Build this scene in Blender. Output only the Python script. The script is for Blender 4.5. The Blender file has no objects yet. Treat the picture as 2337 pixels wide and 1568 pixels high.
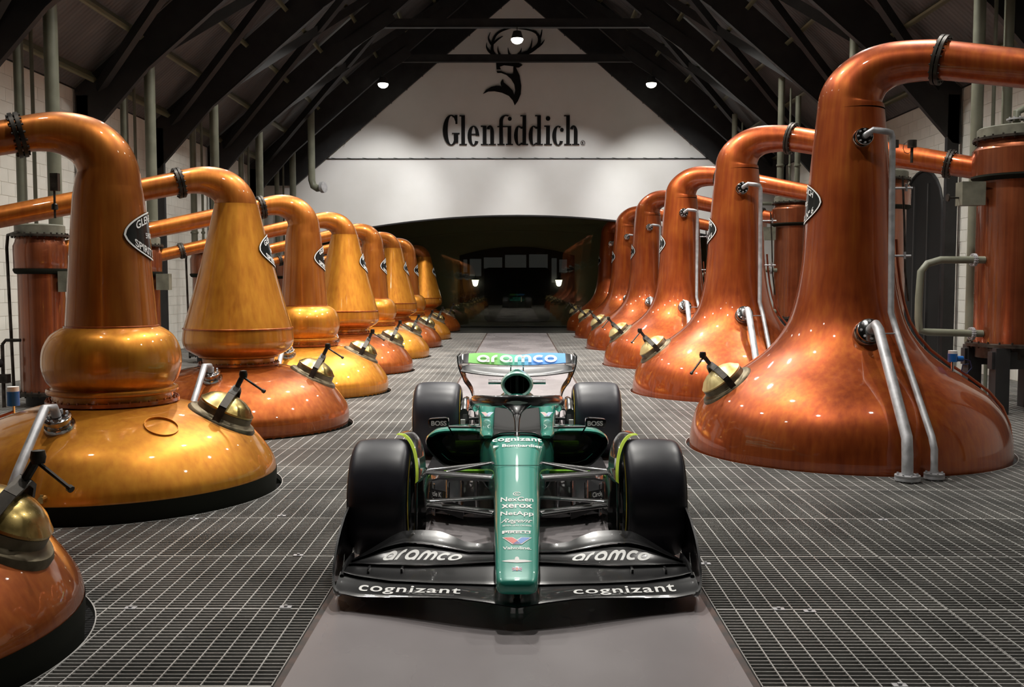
import bpy, bmesh, math, random
from mathutils import Vector, Matrix
from math import sin, cos, pi, radians, sqrt, atan, tan, hypot
random.seed(7)
sc = bpy.context.scene
COL = sc.collection

# ------------------------------------------------------------------ camera, world, exposure
F_PX = 2242.0; CAM_H = 1.68
cam_d = bpy.data.cameras.new('camera'); cam = bpy.data.objects.new('camera', cam_d); COL.objects.link(cam)
cam_d.sensor_width = 36.0; cam_d.sensor_fit = 'HORIZONTAL'; cam_d.lens = 36.0 * F_PX / 2337.0
cam_d.clip_start = 0.05; cam_d.clip_end = 200
cam.location = (0, 0, CAM_H)
cam.rotation_euler = (pi / 2 - atan(138 / F_PX), 0, atan(11.5 / F_PX))
sc.camera = cam
sc.view_settings.view_transform = 'Standard'; sc.view_settings.look = 'None'
sc.view_settings.gamma = 1.0; sc.view_settings.use_curve_mapping = False
sc.view_settings.exposure = 0.0
w = bpy.data.worlds.new('world'); sc.world = w; w.use_nodes = True
w.node_tree.nodes['Background'].inputs[0].default_value = (0.55, 0.6, 0.7, 1)
w.node_tree.nodes['Background'].inputs[1].default_value = 0.012
LAMP_WATT = 1750.0
LAMP_COL = (1.0, 0.965, 0.90)
# ceiling lamps: (x, y, z, watt factor, cone degrees)
LAMPS = [(0, 27.15, 8.30, 0.7, 118), (-4.22, 31.35, 7.94, 0.12, 120), (4.22, 31.35, 7.94, 0.12, 120)]
FILL_SPOTS = [(x, 27.65, 8.78, x * 1.35, 33.1, 3.7, 0.56) for x in (-3.7, -1.3, 1.3, 3.7)]   # unseen fill spots, added behind a collar beam to brighten the far wall
for _y, _f in ((6.8, 0.16), (10.95, 0.55), (15.1, 0.75), (19.25, 0.9)):
    LAMPS += [(-4.28, _y, 8.0, _f, 125), (4.28, _y, 8.0, _f, 125), (0, _y, 8.33, _f * 1.7 + (.2 if _y < 8 else 0), 118)]
LAMPS += [(s_ * 4.28, y_, 8.72, f_, 124) for y_, f_ in ((23.65, 0.7), (27.75, 0.6)) for s_ in (-1, 1)]   # extra fill lamps, hidden behind the rafters to brighten floor and side walls

# ------------------------------------------------------------------ hall dimensions
WX = 8.6; Y0 = -6.0; Y1 = 33.1; EAVE = 5.43; PITZ = -0.5
STRIP = 0.985
RS = dict(x=3.36, y=10.04, d=5.126, n=5)      # right row of stills
LS = dict(x=-3.29, y=7.954, d=3.62)           # left row
TRUSS_Y = [6.8, 10.95, 15.1, 19.25, 23.3, 27.4, 31.6]

# ------------------------------------------------------------------ materials
MATS = {}
def mat(name, color=(.5, .5, .5), rough=.5, metal=0., coat=0., coatr=.05, emis=None, es=0., spec=None):
    m = bpy.data.materials.new(name); m.use_nodes = True
    b = m.node_tree.nodes['Principled BSDF']
    b.inputs['Base Color'].default_value = (*color, 1); b.inputs['Roughness'].default_value = rough
    b.inputs['Metallic'].default_value = metal
    b.inputs['Coat Weight'].default_value = coat; b.inputs['Coat Roughness'].default_value = coatr
    if spec is not None: b.inputs['Specular IOR Level'].default_value = spec
    if emis: b.inputs['Emission Color'].default_value = (*emis, 1); b.inputs['Emission Strength'].default_value = es
    MATS[name] = m; return m
def nd(m, t, **k):
    n = m.node_tree.nodes.new(t)
    for a, v in k.items(): setattr(n, a, v)
    return n
def lk(m, a, b): m.node_tree.links.new(a, b)
def noisy(m, c1, c2, scale=(1, 1, 1), ns=4, detail=6, rough=(None, None), bump=0, lo=.35, hi=.65):
    b = m.node_tree.nodes['Principled BSDF']
    tc = nd(m, 'ShaderNodeTexCoord'); mp = nd(m, 'ShaderNodeMapping'); mp.inputs['Scale'].default_value = scale
    n = nd(m, 'ShaderNodeTexNoise'); n.inputs['Scale'].default_value = ns; n.inputs['Detail'].default_value = detail
    r = nd(m, 'ShaderNodeValToRGB'); r.color_ramp.elements[0].position = lo; r.color_ramp.elements[1].position = hi
    r.color_ramp.elements[0].color = (*c1, 1); r.color_ramp.elements[1].color = (*c2, 1)
    lk(m, tc.outputs['Object'], mp.inputs[0]); lk(m, mp.outputs[0], n.inputs['Vector'])
    lk(m, n.outputs[0], r.inputs[0]); lk(m, r.outputs[0], b.inputs['Base Color'])
    if rough[0] is not None:
        mr = nd(m, 'ShaderNodeMapRange'); mr.inputs[1].default_value = .3; mr.inputs[2].default_value = .7
        mr.inputs[3].default_value = rough[0]; mr.inputs[4].default_value = rough[1]
        lk(m, n.outputs[0], mr.inputs[0]); lk(m, mr.outputs[0], b.inputs['Roughness'])
    if bump:
        bp = nd(m, 'ShaderNodeBump'); bp.inputs['Strength'].default_value = bump; bp.inputs['Distance'].default_value = .01
        lk(m, n.outputs[0], bp.inputs['Height']); lk(m, bp.outputs[0], b.inputs['Normal'])
    return m
def copper(name, c1, c2, c3, rr=(.38, .46)):
    """lacquered copper: large patches of tarnish times vertical brushing streaks"""
    m = mat(name, c1, .35, .66, .85, .035)
    b = m.node_tree.nodes['Principled BSDF']
    tc = nd(m, 'ShaderNodeTexCoord')
    n1 = nd(m, 'ShaderNodeTexNoise'); n1.inputs['Scale'].default_value = 1.7; n1.inputs['Detail'].default_value = 5
    mp = nd(m, 'ShaderNodeMapping'); mp.inputs['Scale'].default_value = (13, 13, .4)
    n2 = nd(m, 'ShaderNodeTexNoise'); n2.inputs['Scale'].default_value = 1.6; n2.inputs['Detail'].default_value = 6
    lk(m, tc.outputs['Object'], n1.inputs['Vector']); lk(m, tc.outputs['Object'], mp.inputs[0]); lk(m, mp.outputs[0], n2.inputs['Vector'])
    ad = nd(m, 'ShaderNodeMath', operation='ADD'); lk(m, n1.outputs[0], ad.inputs[0]); lk(m, n2.outputs[0], ad.inputs[1])
    ml = nd(m, 'ShaderNodeMath', operation='MULTIPLY'); lk(m, ad.outputs[0], ml.inputs[0]); ml.inputs[1].default_value = .5
    r = nd(m, 'ShaderNodeValToRGB'); e = r.color_ramp.elements
    e[0].position = .30; e[0].color = (*c2, 1); e[1].position = .70; e[1].color = (*c3, 1)
    k = e.new(.5); k.color = (*c1, 1)
    lk(m, ml.outputs[0], r.inputs[0]); lk(m, r.outputs[0], b.inputs['Base Color'])
    mr = nd(m, 'ShaderNodeMapRange'); mr.inputs[1].default_value = .35; mr.inputs[2].default_value = .65
    mr.inputs[3].default_value = rr[0]; mr.inputs[4].default_value = rr[1]
    lk(m, n1.outputs[0], mr.inputs[0]); lk(m, mr.outputs[0], b.inputs['Roughness'])
    return m
COP_R = copper('copper_red', (.36, .068, .011), (.22, .034, .007), (.48, .125, .016))
COP_L = copper('copper_gold', (.60, .23, .020), (.44, .135, .012), (.72, .32, .03))
COP_LN = copper('copper_amber', (.42, .125, .014), (.28, .065, .008), (.54, .19, .025))
COP_LR = copper('copper_brown', (.34, .078, .010), (.22, .04, .006), (.46, .13, .02))
COP_C = copper('copper_condenser', (.21, .055, .018), (.10, .024, .010), (.30, .09, .03), (.36, .46))
BRASS = noisy(mat('brass_lid', (.5, .36, .12), .3, 1, .4), (.38, .27, .08), (.62, .48, .2), ns=5, rough=(.2, .4))
BRASSR = noisy(mat('brass_worn', (.5, .4, .15), .5, .7, .2), (.42, .30, .09), (.66, .55, .27), ns=6, rough=(.35, .55))
PLATE = noisy(mat('plate_bronze', (.16, .13, .08), .5, .8), (.10, .08, .05), (.24, .2, .13), ns=8, rough=(.35, .6))
IRON = noisy(mat('iron_dark', (.04, .035, .03), .5, .7), (.02, .018, .015), (.07, .06, .05), ns=10, rough=(.35, .6))
CHROME = mat('chrome', (.55, .56, .56), .14, 1)
STEEL = noisy(mat('steel_pipe', (.42, .42, .43), .45, .45), (.34, .34, .35), (.5, .5, .52), ns=12, rough=(.42, .58))
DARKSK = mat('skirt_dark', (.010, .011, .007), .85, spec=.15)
PAINTP = noisy(mat('pipe_greygreen', (.30, .31, .24), .45), (.12, .125, .09), (.17, .175, .13), ns=3)
TOPGREY = noisy(mat('cap_grey', (.2, .2, .15), .5), (.10, .10, .075), (.17, .17, .13), ns=6)
BLACKP = noisy(mat('black_paint', (.012, .012, .013), .55), (.009, .009, .010), (.018, .018, .019), ns=3)
PURL = mat('purlin_paint', (.15, .15, .09), .5)
ROOF = noisy(mat('roof_sheet', (.05, .05, .05), .55), (.075, .073, .075), (.12, .112, .11), scale=(.3, 1, .3), ns=2)
WALL = noisy(mat('wall_paint', (.62, .61, .55), .7), (.66, .65, .59), (.78, .77, .71), ns=1.3, bump=.1)
WALLF = noisy(mat('wall_far_paint', (.76, .76, .74), .75), (.74, .74, .72), (.79, .79, .78), ns=.8)
CONC = noisy(mat('strip_paint', (.30, .265, .275), .3), (.275, .25, .255), (.315, .288, .295), scale=(1, .6, 1), ns=1.1, detail=4, rough=(.2, .34))
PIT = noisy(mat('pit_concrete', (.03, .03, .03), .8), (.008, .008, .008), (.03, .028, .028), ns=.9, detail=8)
GRATE = noisy(mat('grating_zinc', (.4, .4, .38), .5, .35), (.28, .28, .27), (.46, .45, .43), ns=1.3, detail=8, rough=(.38, .6))
RUST = noisy(mat('edge_rust', (.05, .035, .03), .6), (.02, .02, .02), (.10, .05, .035), ns=9)
WHITE = mat('white_print', (.82, .82, .80), .5)
SIGNM = mat('letter_black', (.005, .005, .005), .7, spec=.2)
SIGNB = mat('sign_black', (.012, .014, .014), .18)
BLUE = mat('blue_plastic', (.01, .13, .45), .35)
CABLE = mat('cable_blue', (.01, .02, .10), .4)
HOSE = mat('copper_tube', (.45, .14, .07), .35, .8)
# car
GREEN = mat('car_green', (.03, .33, .25), .36, .05, 1., .03)
def carbon():
    m = mat('carbon', (.012, .012, .013), .28, 0, 1., .03)
    b = m.node_tree.nodes['Principled BSDF']
    tc = nd(m, 'ShaderNodeTexCoord'); mp = nd(m, 'ShaderNodeMapping'); mp.inputs['Rotation'].default_value = (0, 0, .785)
    c = nd(m, 'ShaderNodeTexChecker'); c.inputs['Scale'].default_value = 260
    c.inputs[1].default_value = (.030, .030, .031, 1); c.inputs[2].default_value = (.006, .006, .007, 1)
    lk(m, tc.outputs['Object'], mp.inputs[0]); lk(m, mp.outputs[0], c.inputs[0]); lk(m, c.outputs[0], b.inputs['Base Color'])
    return m
CARB = carbon()
BLK = mat('car_black', (.006, .006, .007), .3, 0, 1., .04)
MATTE = mat('void_black', (.003, .003, .003), .8)
TYRE = noisy(mat('tyre_rubber', (.018, .018, .022), .42), (.014, .014, .021), (.022, .022, .032), ns=3, rough=(.34, .48))
YEL = mat('tyre_yellow', (.62, .45, .03), .5)
LIME = mat('lime_edge', (.55, .75, .05), .4)
LIMEG = mat('lime_green', (.20, .50, .02), .4)
RED = mat('red_print', (.65, .05, .02), .4); BLU = mat('blue_print', (.04, .2, .62), .4); NAVY = mat('navy_print', (.0, .02, .25), .4)
SILV = mat('silver_print', (.6, .62, .6), .3, .3)
def gradient_flap():
    m = mat('flap_gradient', (.1, .4, .1), .6, 0, 0)
    b = m.node_tree.nodes['Principled BSDF']; tc = nd(m, 'ShaderNodeTexCoord'); s = nd(m, 'ShaderNodeSeparateXYZ')
    mr = nd(m, 'ShaderNodeMapRange'); mr.inputs[1].default_value = -.49; mr.inputs[2].default_value = .49
    r = nd(m, 'ShaderNodeValToRGB'); e = r.color_ramp.elements
    e[0].position = .28; e[0].color = (.12, .42, .05, 1); e[1].position = .68; e[1].color = (.06, .30, .80, 1)
    k = e.new(.48); k.color = (.04, .42, .32, 1)
    lk(m, tc.outputs['Object'], s.inputs[0]); lk(m, s.outputs[0], mr.inputs[0]); lk(m, mr.outputs[0], r.inputs[0]); lk(m, r.outputs[0], b.inputs['Base Color'])
    return m
FLAPG = gradient_flap()
LAMPE = mat('lamp_lens', (.9, .9, .85), .4, emis=(1, .96, .82), es=7)
LANT = mat('lantern_glass', (.9, .9, .8), .4, emis=(1, .97, .8), es=5)
def glass():
    m = bpy.data.materials.new('tinted_glass'); m.use_nodes = True; nt = m.node_tree
    for n in list(nt.nodes): nt.nodes.remove(n)
    o = nd(m, 'ShaderNodeOutputMaterial'); mx = nd(m, 'ShaderNodeMixShader'); t = nd(m, 'ShaderNodeBsdfTransparent'); g = nd(m, 'ShaderNodeBsdfGlossy')
    t.inputs[0].default_value = (.75, .76, .7, 1); g.inputs[0].default_value = (.8, .8, .75, 1); g.inputs['Roughness'].default_value = .01
    mx.inputs[0].default_value = .035
    lk(m, t.outputs[0], mx.inputs[1]); lk(m, g.outputs[0], mx.inputs[2]); lk(m, mx.outputs[0], o.inputs[0]); return m
GLASS = glass()

# ------------------------------------------------------------------ mesh helpers
def frame(d):
    d = Vector(d).normalized(); a = Vector((0, 0, 1)) if abs(d.z) < .95 else Vector((1, 0, 0))
    x = a.cross(d).normalized(); y = d.cross(x); return x, y, d
class MB:
    def __init__(s): s.v = []; s.f = []; s.m = []
    def add(s, v, f, mi=0, T=None):
        o = len(s.v); s.v += [tuple(T @ Vector(p)) if T else tuple(p) for p in v]
        s.f += [[i + o for i in q] for q in f]; s.m += [mi] * len(f); return s
    def box(s, a, b, mi=0, T=None):
        (x0, y0, z0), (x1, y1, z1) = a, b
        v = [(x0, y0, z0), (x1, y0, z0), (x1, y1, z0), (x0, y1, z0), (x0, y0, z1), (x1, y0, z1), (x1, y1, z1), (x0, y1, z1)]
        return s.add(v, [(0, 3, 2, 1), (4, 5, 6, 7), (0, 1, 5, 4), (1, 2, 6, 5), (2, 3, 7, 6), (3, 0, 4, 7)], mi, T)
    def bar(s, p, q, wx, wy, mi=0, up=(0, 0, 1)):
        p = Vector(p); q = Vector(q); d = (q - p).normalized(); x = d.cross(Vector(up)).normalized(); y = x.cross(d)
        v = []
        for c in (p, q):
            for a, b in ((-1, -1), (1, -1), (1, 1), (-1, 1)): v.append(c + x * a * wx / 2 + y * b * wy / 2)
        return s.add(v, [(0, 1, 2, 3), (7, 6, 5, 4), (0, 4, 5, 1), (1, 5, 6, 2), (2, 6, 7, 3), (3, 7, 4, 0)], mi)
    def rings(s, R, cap=(True, True), mi=0, closed=True):
        n = len(R[0]); v = [p for r in R for p in r]; f = []
        for i in range(len(R) - 1):
            for j in range(n if closed else n - 1):
                k = (j + 1) % n; f.append((i * n + j, i * n + k, (i + 1) * n + k, (i + 1) * n + j))
        if cap[0] and closed: f.append(tuple(range(n))[::-1])
        if cap[1] and closed: f.append(tuple((len(R) - 1) * n + j for j in range(n)))
        return s.add(v, f, mi)
    def tube(s, pts, r, seg=12, cap=(True, True), mi=0):
        pts = [Vector(p) for p in pts]; R = []; n = len(pts)
        rr = r if isinstance(r, (list, tuple)) else [r] * n
        t0 = (pts[1] - pts[0]).normalized(); x, y, _ = frame(t0)
        for i in range(n):
            t = (pts[min(i + 1, n - 1)] - pts[max(i - 1, 0)]).normalized()
            x = (x - t * x.dot(t)).normalized(); y = t.cross(x)
            R.append([pts[i] + (x * cos(2 * pi * k / seg) + y * sin(2 * pi * k / seg)) * rr[i] for k in range(seg)])
        return s.rings(R, cap, mi)
    def lathe(s, prof, seg=48, T=None, cap=(False, False), mi=0):
        o = len(s.v); R = [[Vector((r * cos(2 * pi * k / seg), r * sin(2 * pi * k / seg), z)) for k in range(seg)] for r, z in prof]
        s.rings(R, cap, mi)
        if T: s.v[o:] = [tuple(T @ Vector(p)) for p in s.v[o:]]
        return s
    def cyl(s, p, q, r, seg=12, mi=0, r2=None): return s.tube([p, q], [r, r if r2 is None else r2], seg, mi=mi)
    def build(s, name, m, parent=None, smooth=True, angle=40):
        me = bpy.data.meshes.new(name); me.from_pydata([tuple(p) for p in s.v], [], s.f)
        for x in (m if isinstance(m, (list, tuple)) else [m]): me.materials.append(x)
        if isinstance(m, (list, tuple)) and len(m) > 1: me.polygons.foreach_set('material_index', s.m)
        if smooth:
            me.polygons.foreach_set('use_smooth', [True] * len(me.polygons))
            me.set_sharp_from_angle(angle=radians(angle))
        me.update()
        return obj(name, me, parent)
def obj(name, me, parent=None):
    o = bpy.data.objects.new(name, me); COL.objects.link(o); o.parent = parent; return o
def tag(o, label=None, cat=None, group=None, kind=None):
    if label: o['label'] = label
    if cat: o['category'] = cat
    if group: o['group'] = group
    if kind: o['kind'] = kind
    return o
def thing(name, label, cat, loc=(0, 0, 0), rz=0, group=None):
    o = bpy.data.objects.new(name, None); COL.objects.link(o); o.location = loc; o.rotation_euler = (0, 0, rz)
    o.empty_display_size = .2
    return tag(o, label, cat, group)
def copy_tree(o, parent=None, loc=None):
    c = o.copy(); COL.objects.link(c); c.parent = parent
    if loc is not None: c.location = loc
    for ch in list(o.children): copy_tree(ch, c)
    return c
def catmull(P, n=6):
    P = [list(p) for p in P]; Q = [P[0]] + P + [P[-1]]; out = []
    for i in range(1, len(Q) - 2):
        for k in range(n):
            t = k / n
            out.append([.5 * ((2 * b) + (-a + c) * t + (2 * a - 5 * b + 4 * c - d) * t * t + (-a + 3 * b - 3 * c + d) * t ** 3)
                        for a, b, c, d in zip(Q[i - 1], Q[i], Q[i + 1], Q[i + 2])])
    out.append(P[-1]); return out
def interp(P, x):
    if x <= P[0][0]: return P[0][1:]
    for a, b in zip(P, P[1:]):
        if x <= b[0]:
            t = (x - a[0]) / (b[0] - a[0]); return [u + (v - u) * t for u, v in zip(a[1:], b[1:])]
    return P[-1][1:]
def axisT(p, n, up=None):
    """matrix: local z along n at p"""
    n = Vector(n).normalized(); u = Vector(up) if up else (Vector((0, 0, 1)) if abs(n.z) < .9 else Vector((0, 1, 0)))
    x = u.cross(n).normalized(); y = n.cross(x)
    return Matrix(((x.x, y.x, n.x, p[0]), (x.y, y.y, n.y, p[1]), (x.z, y.z, n.z, p[2]), (0, 0, 0, 1)))

# ---- lettering
_tc = {}
def text_raw(s, bold=0., space=1.):
    k = (s, bold, space)
    if k in _tc: return _tc[k]
    cu = bpy.data.curves.new('lettering', 'FONT'); cu.body = s; cu.offset = bold; cu.space_character = space
    cu.resolution_u = 5
    o = bpy.data.objects.new('lettering', cu); COL.objects.link(o)
    dg = bpy.context.evaluated_depsgraph_get(); me = bpy.data.meshes.new_from_object(o.evaluated_get(dg))
    V = [(v.co.x, v.co.y) for v in me.vertices]; Fc = [list(p.vertices) for p in me.polygons]
    bpy.data.objects.remove(o); bpy.data.curves.remove(cu); bpy.data.meshes.remove(me)
    _tc[k] = (V, Fc); return V, Fc
def fit2d(VF, w, h, shear=0, cx=0, cy=0):
    V, Fc = VF; xs = [v[0] for v in V]; ys = [v[1] for v in V]
    x0, x1, y0, y1 = min(xs), max(xs), min(ys), max(ys)
    out = []
    for x, y in V:
        a = ((x - x0) / (x1 - x0) - .5) * w; b = ((y - y0) / (y1 - y0) - .5) * h
        out.append((a + b * shear + cx, b + cy))
    return out, Fc
def stroke(P, W, closed=False):
    """flat ribbon along a polyline; W a width or a list"""
    n = len(P); V = []; Fc = []
    for i in range(n):
        a = P[(i - 1) % n] if (closed or i > 0) else P[i]; b = P[(i + 1) % n] if (closed or i < n - 1) else P[i]
        dx, dy = b[0] - a[0], b[1] - a[1]; l = hypot(dx, dy) or 1; wv = (W[i] if isinstance(W, (list, tuple)) else W) / 2
        V += [(P[i][0] - dy / l * wv, P[i][1] + dx / l * wv), (P[i][0] + dy / l * wv, P[i][1] - dx / l * wv)]
    for i in range(n if closed else n - 1):
        j = (i + 1) % n; Fc.append((2 * i, 2 * i + 1, 2 * j + 1, 2 * j))
    return V, Fc
def arc(cx, cy, rx, ry, a0, a1, n=16): return [(cx + rx * cos(radians(a0 + (a1 - a0) * i / n)), cy + ry * sin(radians(a0 + (a1 - a0) * i / n))) for i in range(n + 1)]
def merge2d(L):
    V = []; Fc = []
    for v, f in L: o = len(V); V += v; Fc += [[i + o for i in q] for q in f]
    return V, Fc
def aramco2d():
    L = []; t = .265; x = 0
    def ring(cx): L.append(stroke(arc(cx, .5, .42, .39, 0, 345, 23), t, True))
    def stem(cx, y0=0., y1=.62): L.append(stroke([(cx, y0), (cx, y1)], t))
    ring(.55); stem(.97, 0, .5)
    stem(1.38, 0, .5); L.append(stroke(arc(1.75, .5, .37, .39, 180, 85, 10), t))
    ring(2.55); stem(2.97, 0, .5)
    stem(3.42, 0, .5); L.append(stroke(arc(3.72, .5, .30, .39, 180, 0, 14), t)); stem(4.02, 0, .5)
    L.append(stroke(arc(4.32, .5, .30, .39, 180, 0, 14), t)); stem(4.62, 0, .5)
    L.append(stroke(arc(5.45, .5, .42, .39, 50, 310, 20), t))
    ring(6.45)
    return merge2d(L)
ARAMCO = aramco2d()
def text_obj(name, VF, fn, m, parent, off=.0015, cuts=(0, 0), thick=0., du=None):
    """map a flat text mesh through fn(u, v) -> (point, normal); cuts = spacing of extra cuts in u and v"""
    V, Fc = VF; bm = bmesh.new()
    vs = [bm.verts.new((x, y, 0)) for x, y in V]
    for f in Fc:
        try: bm.faces.new([vs[i] for i in f])
        except ValueError: pass
    for ax in (0, 1):
        if cuts[ax]:
            lo = min(v[ax] for v in V); hi = max(v[ax] for v in V); k = lo + cuts[ax]
            while k < hi:
                co = Vector((k, 0, 0)) if ax == 0 else Vector((0, k, 0)); no = Vector((1, 0, 0)) if ax == 0 else Vector((0, 1, 0))
                bmesh.ops.bisect_plane(bm, geom=bm.verts[:] + bm.edges[:] + bm.faces[:], plane_co=co, plane_no=no); k += cuts[ax]
    for v in bm.verts:
        p, n = fn(v.co.x, v.co.y); v.co = Vector(p) + Vector(n) * off
    me = bpy.data.meshes.new(name); bm.to_mesh(me); bm.free(); me.materials.append(m)
    return obj(name, me, parent)
def planefn(p, ux, uy):
    p = Vector(p); ux = Vector(ux).normalized(); uy = Vector(uy).normalized(); n = ux.cross(uy).normalized()
    return lambda u, v: (p + ux * u + uy * v, n)

# ------------------------------------------------------------------ SETTING: floor, gratings
floor = MB().box((-STRIP, Y0, PITZ), (STRIP, 33.0, 0)).build('floor', CONC, smooth=False); tag(floor, kind='structure')
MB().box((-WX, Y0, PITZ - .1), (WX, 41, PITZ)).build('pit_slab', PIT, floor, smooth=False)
for s in (-1, 1):
    MB().box((s * (STRIP + .002) if s > 0 else -(STRIP + .034), Y0, -.06), ((STRIP + .034) if s > 0 else -(STRIP + .002), 33.0, -.004)).build('edge_angle', RUST, floor, smooth=False)
HOLES = [(RS['x'], RS['y'] + k * RS['d'], 1.60) for k in range(RS['n'])] + [(LS['x'] - (.06 if k < 0 else 0), LS['y'] + k * LS['d'], 1.33) for k in range(-1, 7)]
CB = .0405; BT = .0055; BD = .032   # bearing bar spacing, thickness, depth
def cut_int(a, b, iv):
    out = [(a, b)]
    for c, d in iv:
        nx = []
        for p, q in out:
            if d <= p or c >= q: nx.append((p, q))
            else:
                if c > p: nx.append((p, c))
                if d < q: nx.append((d, q))
        out = nx
    return [t for t in out if t[1] - t[0] > .01]
def bar_open(mb, a, b):
    (x0, y0, z0), (x1, y1, z1) = a, b
    v = [(x0, y0, z0), (x1, y0, z0), (x1, y1, z0), (x0, y1, z0), (x0, y0, z1), (x1, y0, z1), (x1, y1, z1), (x0, y1, z1)]
    mb.add(v, [(4, 5, 6, 7), (0, 1, 5, 4), (1, 2, 6, 5), (2, 3, 7, 6), (3, 0, 4, 7)])
def grating(x0, x1, y0, y1, holes):
    mb = MB(); n = round((y1 - y0) / CB); st = (y1 - y0) / n; g = .004
    for i in range(n + 1):
        y = y0 + g + (y1 - y0 - 2 * g) * i / n
        t = BT if 0 < i < n else BT * 1.6
        iv = [(hx - sqrt(hr * hr - (y - hy) ** 2), hx + sqrt(hr * hr - (y - hy) ** 2)) for hx, hy, hr in holes if abs(y - hy) < hr]
        for a, b in cut_int(x0 + g, x1 - g, iv): bar_open(mb, (a, y - t / 2, -BD), (b, y + t / 2, 0))
    m = round((x1 - x0) / .1)
    for i in range(m + 1):
        x = x0 + g + (x1 - x0 - 2 * g) * i / m; t = .0065 if 0 < i < m else .005
        dz = .001 if 0 < i < m else 0.
        iv = [(hy - sqrt(hr * hr - (x - hx) ** 2), hy + sqrt(hr * hr - (x - hx) ** 2)) for hx, hy, hr in holes if abs(x - hx) < hr]
        for a, b in cut_int(y0 + g, y1 - g, iv): bar_open(mb, (x - t / 2, a, -.012), (x + t / 2, b, dz))
    return mb
XS = [1.022, 2.222, 4.222, 6.322, 8.55]
_gc = {}
yy = 1.06
while yy < 32.9:
    y2 = min(yy + .98, 33.0)
    for s in (-1, 1):
        for i in range(4):
            a, b = (XS[i], XS[i + 1]) if s > 0 else (-XS[i + 1], -XS[i])
            hs = [h for h in HOLES if a - h[2] < h[0] < b + h[2] and yy - h[2] < h[1] < y2 + h[2]]
            if hs or y2 - yy < .97:
                mb = grating(a, b, yy, y2, hs)
                if mb.f: mb.build('grating_panel', GRATE, floor, smooth=False)
            else:
                if i not in _gc: _gc[i] = grating(0, XS[i + 1] - XS[i], 0, .98, []).build('grating_panel', GRATE, floor, smooth=False); o = _gc[i]
                else: o = _gc[i].copy(); COL.objects.link(o)
                o.location = (a, yy, 0)
    yy += .98
for k, (hx, hy, hr) in enumerate(HOLES):   # rolled steel rim round every hole
    MB().lathe([(hr - .002, -.04), (hr - .002, .002), (hr + .004, .002), (hr + .004, -.04)], 96, Matrix.Translation((hx, hy, 0))).build('hole_rim', GRATE, floor)
# little grating clips
cm = MB().box((-.03, -.02, 0), (.03, .02, .004)).box((-.008, -.008, .004), (.008, .008, .012)).build('grating_clip', STEEL, floor, smooth=False)
cm.location = (1.35, 4.98, .0)
for x, y in ((1.5, 4.95), (-1.2, 5.0), (-2.0, 4.98), (-.0 - 1.35, 5.97), (1.13, 5.8), (-1.05, 5.9), (-2.3, 6.9), (-1.7, 7.0), (1.6, 4.02), (2.6, 6.9), (1.4, 8.0), (3.6, 6.6), (-1.2, 8.0)):
    c = cm.copy(); COL.objects.link(c); c.location = (x, y, 0)

# ------------------------------------------------------------------ SETTING: walls of painted blocks
def block_wall(side):
    s = -1 if side == 'left' else 1
    wl = MB().box((min(s * WX, s * (WX + .3)), Y0, PITZ), (max(s * WX, s * (WX + .3)), Y1 + .3, EAVE)).build('wall_' + side, WALL, smooth=False)
    tag(wl, kind='structure')
    BL, BH, g = .45, .225, .007
    win = [(21.0, 1.02, 4.05), (12.2, 1.02, 4.05)] if s > 0 else []
    cells = []
    for r in range(24):
        off = (r % 2) * BL / 2
        for c in range(-2, 48):
            y = 11.5 + c * BL + off; z = r * BH
            if y + BL > Y1 or y < 11.2: continue
            if any(abs(y + BL / 2 - wy) < ww + .1 and z < wh - max(0, abs(y + BL / 2 - wy) - .35) * .9 + .05 for wy, ww, wh in win): continue
            cells.append((y, z))
    vis = [c for c in cells if c[0] > (13.2 if s < 0 else 16.2)]
    vis.sort(key=lambda c: c[0])
    near = vis[:290]; rest = vis[290:]
    me = None; x1 = s * WX - s * .009
    for y, z in near:
        if me is None:
            mb = MB().box((min(0, -s * .02), g / 2, g / 2), (max(0, -s * .02), BL - g / 2, BH - g / 2)); o = mb.build('block', WALL, wl, smooth=False); me = o.data
        else: o = obj('block', me, wl)
        o.location = (s * WX + s * .011 - s * random.uniform(0, .0015), y, z)
    mb = MB()
    for y, z in rest: mb.box((min(x1, x1 + s * .02), y + g / 2, z + g / 2), (max(x1, x1 + s * .02), y + BL - g / 2, z + BH - g / 2))
    tag(mb.build('far_blocks', WALL, wl, smooth=False), 'painted blocks of the wall beyond the nearest ones', kind='stuff')
    # arched windows, dark behind
    for k, (wy, ww, wh) in enumerate(win):
        pts = [(wy - ww, 0)] + [(wy - ww * cos(pi * i / 12), (wh - ww * .9) + ww * .9 * sin(pi * i / 12)) for i in range(13)] + [(wy + ww, 0)]
        mb = MB(); x0 = s * (WX - .012)
        mb.add([(x0, a, b) for a, b in pts] + [(x0 + s * .2, a, b) for a, b in pts], [tuple(range(len(pts)))])
        wdw = mb.build('window_%d' % (k + 2), MATTE, smooth=False); tag(wdw, kind='structure')
        fb = MB(); fb.tube([(x0 - .01, a, b) for a, b in pts], .03, 6); fb.build('window_frame', BLACKP, wdw)
        for yb in (-.35, .35): MB().box((x0 - .04, wy + yb - .02, 0), (x0, wy + yb + .02, wh - .3)).build('glazing_bar', mat('bar_grey', (.05, .05, .05), .5) if 'bar_grey' not in MATS else MATS['bar_grey'], wdw, smooth=False)
    return wl
wall_left = block_wall('left'); wall_right = block_wall('right')
wb = MB().box((-WX - .3, Y0 - .3, PITZ), (WX + .3, Y0, 13)).build('wall_back', BLACKP, smooth=False); tag(wb, kind='structure')

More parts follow.
